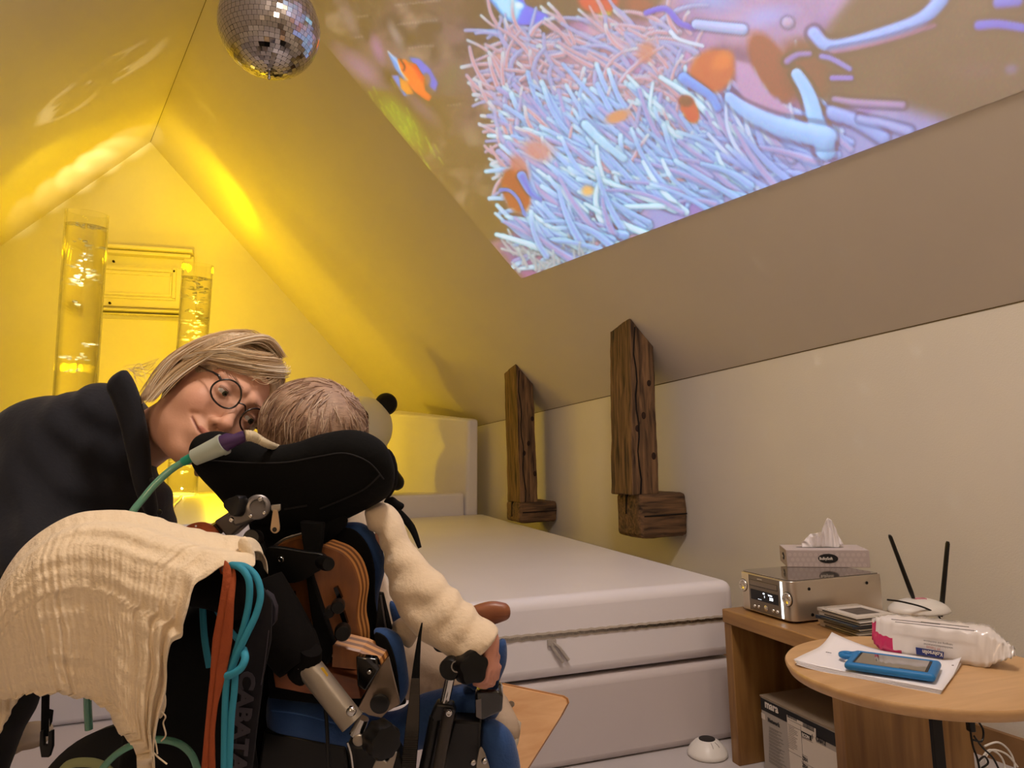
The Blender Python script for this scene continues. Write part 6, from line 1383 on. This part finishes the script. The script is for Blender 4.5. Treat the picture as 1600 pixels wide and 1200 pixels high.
for k in range(900):
    v = rk.normal(0, 1, 3); v[2] = abs(v[2])*.9-.25; v = sdir(v)
    if v[1] > .75 and v[2] < .2: continue
    wh = sdir((.25, -.55, .8)); ax_ = sdir(np.cross(wh, v)+1e-6); sw = np.cross(v, ax_)*-1; L_ = rk.uniform(.25, .5); P = []
    tdir = sdir(v-wh*(v@wh)); tdir = tdir-v*(tdir@v); tdir = sdir(tdir+np.cross(v, tdir)*rk.normal(.6, .35)); l0 = rk.uniform(.0, .03)
    for j in range(5): q = v+tdir*L_*j/4; P.append(konh(q, l0+.035*(j/4)**2*rk.uniform(0, 1)))
    sb.tube(P, [.0009, .0009, .0008, .0006, .0002], 4, m=int(rk.integers(0, 3)))
M_k = [mat('child_strand_%d' % i, c, .45) for i, c in enumerate(('cbb39c', 'a98b73', '8e7160'))]
sb.build('hair_strands', M_k, kh, smooth=True, fix=False)
M_swt = mat('cream_sweater', 'dcc7aa', .92, bump=.7, bscale=130, sheen=.3, var=.06, vscale=60)
SL = [(566, 800), (585, 789), (604, 792), (622, 808), (634, 832), (648, 856), (680, 882), (718, 914), (748, 938), (768, 950), (783, 966), (786, 982), (776, 1000), (758, 1020), (748, 1022), (728, 1012), (708, 1003), (690, 992), (664, 984), (644, 968), (624, 946), (610, 918), (600, 880), (590, 845), (570, 825)]
def swx(dd, P, O):
    u = P[:, 0]*.55-P[:, 1]*.83; fold = .0026*np.sin(u*170+np.sin(P[:, 0]*50)*1.8)*np.clip(.55+.45*np.sin(P[:, 1]*38+P[:, 0]*20), .1, 1)
    t1 = local(510, 800, 1.12, O); t2 = local(560, 1030, 1.13, O)
    dd = dd+fold
    dd = smin(dd, cap(P, t1, t2, .066, .075), .03)
    s2 = local(470, 830, 1.13, O); e2 = local(480, 900, 1.22, O); w2 = local(560, 960, 1.27, O); dd = smin(dd, cap(P, s2, e2, .036, .032), .03); dd = smin(dd, cap(P, e2, w2, .032, .026), .015)
    return dd
pl = spoly(SL, 4); xs = [p[0] for p in pl]
def mk(O):
    pp = pxpoly(pl, O); a = local(590, 830, 1.05, O); bb_ = local(762, 990, .965, O)
    def fn(P):
        t = np.clip(((P-a)@(bb_-a))/((bb_-a)@(bb_-a)), 0, 1.1); Q_ = P.copy(); Q_[:, 2] = P[:, 2]-(a[2]+(bb_[2]-a[2])*t)
        dd = puff(Q_, pp, .031, 0, .95); dd = swx(dd, P, O)
        end = local(765, 1012, .96, O); cdir = sdir(local(768, 1008, .96, O)-local(700, 950, .98, O)); cut = (P-local(768, 1000, .96, O))@sdir(local(768+37, 1000+38, .96, O)-local(768, 1000, .96, O)); return smax(dd, cut, .006)
    return fn
pvol('sweater', mk, (380, 740, 800, 1090, -.24, .13), 1.03, .0042, M_swt, kid)
M_ktr = mat('beige_trousers', 'a8937d', .9, bump=.5, bscale=110); 
def ktr(O):
    def fn(P):
        d = cap(P, local(590, 1030, 1.12, O), local(690, 1050, 1.22, O), .062, .045); d = smin(d, cap(P, local(560, 1040, 1.2, O), local(660, 1050, 1.3, O), .055, .045), .03)
        d = smin(d, cap(P, local(690, 1050, 1.22, O), local(738, 1060, 1.2, O), .046, .038), .02)
        d = smin(d, cap(P, local(750, 1068, 1.2, O), local(790, 1138, 1.08, O), .030, .025), .02)
        d = d+.0016*np.sin((P[:, 0]*.8+P[:, 1]*.6)*210)
        return d
    return fn
pvol('trousers', ktr, (500, 940, 850, 1200, -.42, .18), 1.15, .006, M_ktr, kid)
ppuff('trouser_fold', [(612, 975), (634, 962), (652, 960), (658, 975), (650, 1000), (640, 1012), (628, 1004), (618, 992)], 1.05, .016, M_swt, kid, h=.003)
ptube('sock', [(795, 1128, 1.09), (790, 1160, 1.07), (770, 1180, 1.06)], [20, 19, 17], mat('striped_sock', 'c9bca8', .9, bump=.6, bscale=60), kid)
ptube('harness_strap', [(600, 786, 1.10), (622, 800, 1.10), (643, 824, 1.09), (656, 856, 1.08)], [(6, 2), (6, 2), (6, 2), (3, 2)], M_cloth, ch, flat=CF)
ppuff('strap_bow', [(600, 782), (613, 776), (622, 782), (632, 789), (626, 798), (614, 795), (604, 796)], 1.09, .006, M_cloth, ch, h=.002)
# ================================================================ breathing tube
M_gt = mat('green_tube', '6fae96', .15, coat=.8, trans=.35, ior=1.3); M_fil = mat('filter_plastic', 'b9c4b8', .3, trans=.25); M_tealp = mat('teal_plastic', '1f8f77', .35); M_pur = mat('purple_rubber', '3f2352', .5); M_rib = mat('ribbed_hose', 'c9bb9c', .4)
t = thing('oxygen_hose', 'green oxygen hose with a milky filter and purple connector laid over the headrest', 'hose', at(325, 705, .94))
ptube('hose', [(288, 721, .935), (266, 735, .93), (242, 757, .92), (222, 781, .91), (206, 802, .90), (196, 830, .90), (170, 900, .92), (140, 1000, .96), (137, 1060, .98), (137, 1100, 1.0), (139, 1140, 1.0)], 5.8, M_gt, t)
ptube('hose_cuff', [(286, 722, .935), (303, 713, .935)], [7, 7.5], M_tealp, t)
ptube('filter', [(302, 716, .935), (303.5, 715, .935), (345, 696, .935), (350, 693, .935)], [9, 13, 16, 15], M_fil, t, straight=True, seg=28)
ptube('filter_rim', [(345, 696.5, .935), (350.5, 693.5, .935)], [17, 17], M_fil, t, seg=28)
ptube('connector', [(350, 693, .935), (358, 689, .935), (368, 687, .937), (383, 681, .94)], [14, 13, 9.5, 9], M_pur, t, straight=True, seg=24)
b = MB()
P = spline([at(382, 681, .94), at(392, 681, .945), (at(403, 686, .955)), at(418, 694, .965), at(440, 702, 1.01)], 8)
b.tube(P, [(.0078-.0035*i/len(P))*(1+.12*(i % 2)) for i in range(len(P))], 14); b.build('ribbed_hose', M_rib, t, smooth=True)
t = thing('green_hose', 'loop of green hose hanging low behind the muslin cloth', 'hose', at(250, 1160, .86))
ptube('hose', [(140, 1235, .86), (165, 1195, .86), (195, 1170, .86), (235, 1156, .86), (275, 1160, .86), (300, 1180, .86), (312, 1215, .86)], 5.5, M_gt, t)
ptube('pale_strap_loop', [(88, 1215, .88), (104, 1196, .88), (130, 1191, .88), (158, 1196, .88), (180, 1215, .88)], [(3, 7)]*5, mat('pale_green_strap', '8f9468', .6), label='pale green strap loop at the bottom edge over the wheel', cat='strap')
# ================================================================ bag on the chair with its printed strap
bg = thing('backpack', 'black bag hanging from the wheelchair handle, with a printed shoulder strap', 'bag', at(320, 1200, .92))
ppuff('bag_body', [(215, 1000), (260, 955), (320, 938), (395, 940), (412, 990), (408, 1080), (396, 1160), (385, 1245), (205, 1245), (200, 1130)], .93, .045, M_cloth, bg, h=.006)
M_strap = mat('strap_fabric', '15131a', .85, bump=.3, bscale=150)
sp2 = pplate('shoulder_strap', [(400, 920), (412, 920), (425, 938), (423, 1002), (411, 1058), (401, 1140), (392, 1215), (362, 1215), (372, 1115), (375, 1058), (381, 1018), (396, 982), (402, 950)], .835, .004, M_strap, bg, bev=.001)
M_sprint = mat('strap_print', '3b3740', .7)
dn = at(372.5, 1200, .833)-at(388, 1046, .833); dn = dn/np.linalg.norm(dn)
o0 = at(387.5, 1049, .8325); rgt = np.cross(dn, CF); rgt = rgt if rgt@CR > 0 else -rgt
text('strap_lettering', 'CABATA', .0262, o0-rgt*.009, dn, rgt, M_sprint, sp2, bold=.0012, sx=1.2)
ptube('edge_stitching', [(420, 985, .832), (413, 1040, .832), (408, 1070, .832)], .8, M_sprint, sp2)
pplate('shoulder_strap', [(413, 924), (424, 932), (431, 950), (430, 972), (424, 980), (412, 960)], .845, .01, mat('strap_pad', '2a2630', .7), bg)
ppuff('blue_clip_light', [(296, 930), (305, 925), (317, 932), (316, 937), (306, 938), (298, 936)], .83, .003, mat('blue_glow', '2aa0ff', .3, emit='2a95ff', es=2.5), None, h=.0012, label='small bright blue light peeking out beside the muslin cloth', cat='light')
# ================================================================ cords over the handle
M_or = mat('rust_fabric', '9e4c28', .9, bump=.8, bscale=160, var=.1, vscale=50); M_tl = mat('teal_cord', '2b8aa6', .7, bump=.3, bscale=200)
t = thing('rust_lanyard', 'rust-orange fabric lanyard folded over the black handle', 'lanyard', at(345, 1000, .79))
ptube('band', [(353, 905, .835), (348, 886, .83), (351, 882, .80), (355, 900, .79), (350, 945, .785), (341, 1000, .785), (333, 1060, .785), (327, 1120, .785), (320, 1225, .785)], [(6, 2)]*2+[(7, 2.4)]*2+[(8, 2.4), (9, 2.4), (5, 2.4), (5, 2.4), (8, 2.4)], M_or, t, flat=CF)
ptube('band', [(358, 886, .83), (362, 890, .80), (364, 905, .79), (360, 940, .782), (354, 1000, .782), (346, 1050, .782), (337, 1100, .782), (332, 1150, .782), (332, 1225, .782)], [(5, 2), (5, 2), (5, 2.4), (6, 2.4), (9, 2.4), (8, 2.4), (4, 2.4), (4, 2.4), (6, 2.4)], M_or, t, flat=CF)
t = thing('teal_cord', 'knotted teal cord hanging in loops over the black handle', 'cord', at(375, 1000, .8))
ptube('cord_loop', [(352, 890, .82), (362, 883, .80), (378, 889, .79), (389, 908, .785), (389, 940, .785), (382, 975, .785), (372, 1008, .787), (362, 1038, .79), (354, 1056, .79)], 5.4, M_tl, t)
ptube('cord_loop', [(364, 883, .805), (384, 886, .80), (401, 903, .795), (407, 930, .79), (400, 960, .786), (386, 990, .782), (372, 1020, .78), (364, 1040, .78), (358, 1056, .782)], 5.4, M_tl, t)
ptube('knot', [(380, 1015, .785), (383, 1028, .775), (377, 1043, .77), (364, 1053, .77), (355, 1056, .775)], 6, M_tl, t)
ptube('cord_end', [(356, 1052, .785), (353, 1080, .785), (351, 1130, .785), (350, 1225, .785)], 5.2, M_tl, t)
ptube('cord_end', [(368, 1045, .787), (366, 1080, .787), (361, 1130, .787), (357, 1225, .787)], 5.2, M_tl, t)
ptube('cord_back', [(318, 925, .87), (317, 955, .865), (320, 1000, .86), (327, 1042, .86)], 5, M_tl, t)
ptube('cord_back', [(334, 945, .87), (352, 975, .86), (372, 1000, .855)], 4.4, M_tl, t)
t = ppuff('rust_knit', [(288, 826), (300, 818), (318, 816), (334, 824), (343, 836), (340, 846), (316, 842), (296, 836)], .95, .016, M_or, None, h=.0025, label='rust-orange knitted piece with pale dots behind the muslin cloth', cat='knit')
for x, y in ((306, 822), (311, 830), (298, 827)):
    b = MB(); b.ell(at(x, y, .934), (.0014,)*3, seg=8, rings=6); b.build('pale_dot', M_paper, t, smooth=True)
# ================================================================ muslin cloth
top = [(-40, 985, .80), (-12, 930, .795), (12, 885, .80), (40, 850, .81), (80, 820, .82), (120, 802, .83), (160, 797, .84), (200, 798, .845), (240, 807, .85), (275, 819, .855), (310, 829, .86), (345, 836, .865), (372, 839, .865), (388, 843, .86), (397, 862, .85)]
bot = [(-40, 1100, .80), (-10, 1094, .79), (20, 1090, .78), (50, 1084, .775), (80, 1084, .77), (105, 1086, .77), (130, 1092, .768), (152, 1098, .767), (166, 1108, .766), (174, 1124, .766), (186, 1144, .766), (200, 1160, .766), (212, 1174, .767), (214, 1205, .767), (216, 1225, .767)]
rgt_ = [(397, 862, .85), (397, 884, .835), (372, 882, .82), (347, 884, .81), (322, 902, .80), (305, 915, .79), (294, 945, .785), (288, 975, .78), (285, 995, .78), (266, 1006, .778), (262, 1040, .776), (259, 1070, .775), (255, 1105, .772), (245, 1135, .77), (241, 1170, .768), (242, 1225, .768)]
lft = [(-40, 985, .80), (-42, 1040, .80), (-40, 1100, .80)]
def res_(P, n):
    P = np.array(P, float); P = np.array(spline(list(P), 10)); s = np.concatenate([[0], np.cumsum(np.linalg.norm(np.diff(P[:, :2], axis=0), axis=1))]); t = np.linspace(0, s[-1], n); return np.stack([np.interp(t, s, P[:, k]) for k in range(3)], 1)
nu_, nv_ = 300, 200
T_, B_ = res_(top, nu_), res_(bot, nu_); Rr, Ll = res_(rgt_, nv_), res_(lft, nv_)
B_[:, 1] += 2.6*np.sin(np.linspace(0, 46, nu_))+1.5*np.sin(np.linspace(0, 113, nu_)); Rr[:, 0] += np.sin(np.linspace(0, 40, nv_))*2.0*np.linspace(0, 1, nv_)*(1-np.linspace(0, 1, nv_))*3; Rr[-1] = B_[-1]
uu = np.linspace(0, 1, nu_)[:, None, None]; vv = np.linspace(0, 1, nv_)[None, :, None]
S_ = (1-vv)*T_[:, None]+vv*B_[:, None]+(1-uu)*Ll[None]+uu*Rr[None]-((1-uu)*(1-vv)*T_[0]+uu*(1-vv)*T_[-1]+(1-uu)*vv*B_[0]+uu*vv*B_[-1])
u2, v2 = uu[..., 0], vv[..., 0]
sx_, sy_ = S_[..., 0], S_[..., 1]
# crinkled pleats follow the weave, with a few broad folds
rr_ = np.random.default_rng(5)
ph = np.zeros_like(sx_)
for k in range(14):
    f1 = rr_.uniform(90, 330); a = rr_.uniform(.4, 1)/ (f1/110); ph = ph+a*np.sin(u2*f1+rr_.uniform(0, 6)+1.6*np.sin(v2*rr_.uniform(2, 5)+rr_.uniform(0, 6)))
ph2 = sum(rr_.uniform(.3, 1)*np.sin(v2*rr_.uniform(30, 90)+rr_.uniform(0, 6)+2*np.sin(u2*rr_.uniform(3, 9))) for k in range(8))
edge = np.clip(v2*8, 0, 1)
dep = S_[..., 2].copy()
bulge = -.035*np.sin(pi*np.clip(v2, 0, 1)**.6)*np.clip(1-u2*.55, 0, 1)
dep = dep+bulge-.0006*ph*(.5+.7*v2)-.0003*ph2+.0009*np.sin(sx_*.21+sy_*.05)*np.sin(sy_*.045+sx_*.02)+.008*np.sin(u2*11+v2*2.2)*v2+.004*np.sin(u2*23+1+v2*1.5)*v2**2
# the last strip by the right edge gathers into close folds
dep = dep+.006*np.sin(u2*75)*np.clip((u2-.72)*4, 0, 1)*np.clip(v2*2, 0, 1)
V = np.array([at(x, y, d) for x, y, d in zip(sx_.ravel(), sy_.ravel(), dep.ravel())])
I = np.arange(nu_*nv_).reshape(nu_, nv_); Q = np.stack([I[:-1, :-1], I[:-1, 1:], I[1:, 1:], I[1:, :-1]], -1).reshape(-1, 4)
# the far side hanging behind the bar
Tb = np.array([at(x, y+6, d+.0) for x, y, d in T_]); Vb = []; nb = 24
for j in range(1, nb+1):
    w = j/nb
    for i in range(nu_): Vb.append(V[I[i, 0]]*1.+CF*(.05*sin(pi*.5*w))*1.+np.array([0, 0, -1])*((.14 if i < nu_*.6 else .14-.10*min(1, (i/nu_-.6)/.2))*w**1.6)+CF*.002*sin(i*.4))
Q2 = []
for j in range(nb):
    for i in range(nu_-1):
        a = I[i, 0] if j == 0 else nu_*nv_+(j-1)*nu_+i; b_2 = I[i+1, 0] if j == 0 else nu_*nv_+(j-1)*nu_+i+1; c = nu_*nv_+j*nu_+i+1; d = nu_*nv_+j*nu_+i; Q2.append((a, b_2, c, d))
M_mus = mat('muslin', 'e6d3b4', .92, bump=.8, bscale=260, sheen=.2)
tw = link('muslin_cloth', fastmesh(np.concatenate([V, np.array(Vb)]), np.concatenate([Q, np.array(Q2)])), M_mus, label='crinkled cream muslin cloth draped over the wheelchair push handle, frayed at one corner', cat='cloth', smooth=True)
sd = tw.modifiers.new('s', 'SOLIDIFY'); sd.thickness = .0016
for P in ([(240, 1105, .775), (258, 1118, .776), (255, 1130, .776), (259, 1148, .776), (252, 1158, .776)], [(236, 1140, .772), (243, 1160, .772), (246, 1178, .772)], [(240, 1176, .771), (248, 1184, .772), (261, 1194, .772)]):
    ptube('loose_thread', P, 1.2, M_mus, tw)
pf = ppuff('cloth_corner', [(240, 1060), (256, 1078), (260, 1100), (252, 1123), (244, 1112), (238, 1090)], .779, .0022, M_mus, tw, h=.0015)
ppuff('cloth_corner', [(372, 846), (384, 838), (396, 858), (398, 882), (386, 880), (376, 866)], .842, .006, M_mus, tw, h=.002)
# ================================================================ odds and ends at the lower left
t = thing('buckle_strap', 'black webbing strap with a plastic buckle hanging below the muslin cloth', 'strap', at(71, 1130, .9))
ptube('strap', [(72, 1060, .9), (71, 1100, .9), (70, 1150, .9)], [(6.5, 1.6)]*3, M_cloth, t, flat=CF)
pplate('buckle', [(62, 1143), (67, 1142), (68, 1165), (74, 1166), (75, 1144), (81, 1142), (81, 1168), (76, 1184), (64, 1184), (61, 1165)], .895, .006, M_blackm, t)
pplate('strap_tab', [(76, 1108), (83, 1110), (81, 1128), (77, 1138)], .9, .002, M_cloth, t)
def blk_(O):
    def fn(P): return ell(P, (0, 0, 0), (.075, .032, .05))+.005*np.sin(P[:, 0]*75+P[:, 1]*60)+.004*np.sin(P[:, 0]*-40+P[:, 1]*110)
    return fn
O = at(20, 1152, 1.5)
pvol('blanket', blk_, (-60, 1100, 90, 1200, -.07, .07), 1.5, .005, mat('beige_blanket', 'b3a28d', .9, bump=.6, bscale=60), None, label='crumpled beige blanket lying on the mat at the lower left', cat='blanket', O=O)
# ================================================================ light
def lamp(name, kind, loc, power, col, size=.1, target=None, **k):
    l = bpy.data.lights.new(name, kind); l.energy = power; l.color = lin(col)
    if kind in ('POINT', 'SPOT'): l.shadow_soft_size = size
    if kind == 'AREA': l.size = size
    for a, v in k.items(): setattr(l, a, v)
    o = bpy.data.objects.new(name, l); COL.objects.link(o); o.location = loc
    if target is not None:
        o.rotation_euler = (Vector(target)-Vector(loc)).to_track_quat('-Z', 'Y').to_euler()
    return o
lamp('warm_lamp', 'AREA', (-.55, -1.5, 1.55), 56, 'ffe2c4', .5, (.2, 1.6, .6))
lamp('warm_ceiling_lamp', 'POINT', (.75, -.6, 1.9), 12, 'ffe6cc', .15)
lamp('warm_ceiling_lamp', 'AREA', (.42, .55, 2.55), 25, 'ffeee0', .35, (.62, 1.5, 0))
TOP1 = T1P+ax1*(H1+.03); TOP2 = T2P+ax2*(H2+.03)
for x_, y_, p_ in ((212, 212, 200), (180, 231, 480), (148, 251, 720), (114, 275, 560), (78, 300, 300), (36, 332, 150)): lamp('tube_beam', 'SPOT', TOP1, p_, 'fff0b0', .01, onp(x_, y_, APEX, nL), spot_size=radians(9.5), spot_blend=1)
lamp('tube_beam', 'SPOT', TOP1, 50, 'ffdc00', .03, onp(110, 300, APEX, nL), spot_size=radians(62), spot_blend=.9)
lamp('tube_beam', 'SPOT', TOP2, 60, 'ffdc00', .03, onp(335, 290, NEAR, nR), spot_size=radians(72), spot_blend=.9)
for P_, A_ in ((T1P, ax1), (T2P, ax2)): lamp('tube_led_and_fill', 'POINT', P_+A_*.06, 3, 'fff0a0', .004)
for P_, A_, c_, e_w in ((T1P, ax1, 'fff6d8', 1100), (T2P, ax2, 'ffe860', 1300)): lamp('tube_led_and_fill', 'SPOT', P_+A_*.03, e_w, c_, .004, P_+A_*2, spot_size=radians(16), spot_blend=.4)
for P_, A_, H_t, c_, e_w in ((T1P, ax1, H1, 'fff6d8', 160), (T2P, ax2, H2, 'ffe860', 420)): lamp('tube_led_and_fill', 'SPOT', P_+A_*(H_t-.19), e_w, c_, .004, P_, spot_size=radians(30), spot_blend=.5)  # downward spots added near the tube tops to brighten the bubbles
lamp('tube_glow_fill', 'POINT', (-1.45, 5.9, 1.6), 24, 'ffd400', .03)  # unseen yellow points added outside the tubes to brighten the gable end
lamp('tube_glow_fill', 'POINT', (T2P[0]+.25, T2P[1], .95), 20, 'ffd400', .03)
lamp('tube_glow_fill', 'POINT', (T2P[0]-.1, T2P[1]+.3, 2.5), 19, 'ffd200', .03)
wn = np.cross([0, 0, 1.], wd); wn = wn/np.linalg.norm(wn)
BC = at(421.5, 43, DB)
for k, (x, y, s) in enumerate(((1277, 563, .55), (1432, 548, .75), (1350, 606, .7), (1195, 676, .6), (1265, 735, .65), (1491, 784, .7), (1113, 617, .45), (935, 722, .5), (878, 738, .4), (1340, 690, .4))):
    p = onp(x, y, NEAR, wn); d_ = (p-BC)/np.linalg.norm(p-BC); lamp('mirror_glint', 'SPOT', BC+d_*(RB+.012), 9, 'fff2e6', .002, p, spot_size=radians(s*.62), spot_blend=.25)
for k, (x, y, s) in enumerate(((1185, 412, .6), (1320, 400, .7), (1066, 483, .4), (650, 305, .4), (756, 440, .35), (628, 340, .35), (690, 280, .35), (935, 447, .35), (1180, 536, .4))):
    p = onp(x, y, NEAR, nR); d_ = (p-BC)/np.linalg.norm(p-BC); lamp('mirror_glint', 'SPOT', BC+d_*(RB+.012), 9, 'fff2e6', .002, p, spot_size=radians(s*.62), spot_blend=.25)
lamp('cloth_fill_light', 'AREA', (-.72, -.22, 1.36), 3.6, 'ffd3a0', .22, at(170, 900, .8))  # added unseen fill that brightens the muslin cloth
w = bpy.data.worlds.new('room_air'); w.use_nodes = True; w.node_tree.nodes['Background'].inputs[0].default_value = (.02, .017, .014, 1); SC.world = w
SC.view_settings.view_transform = 'Standard'; SC.view_settings.look = 'None'; SC.view_settings.exposure = 0; SC.view_settings.gamma = 1
SC.view_settings.use_curve_mapping = False
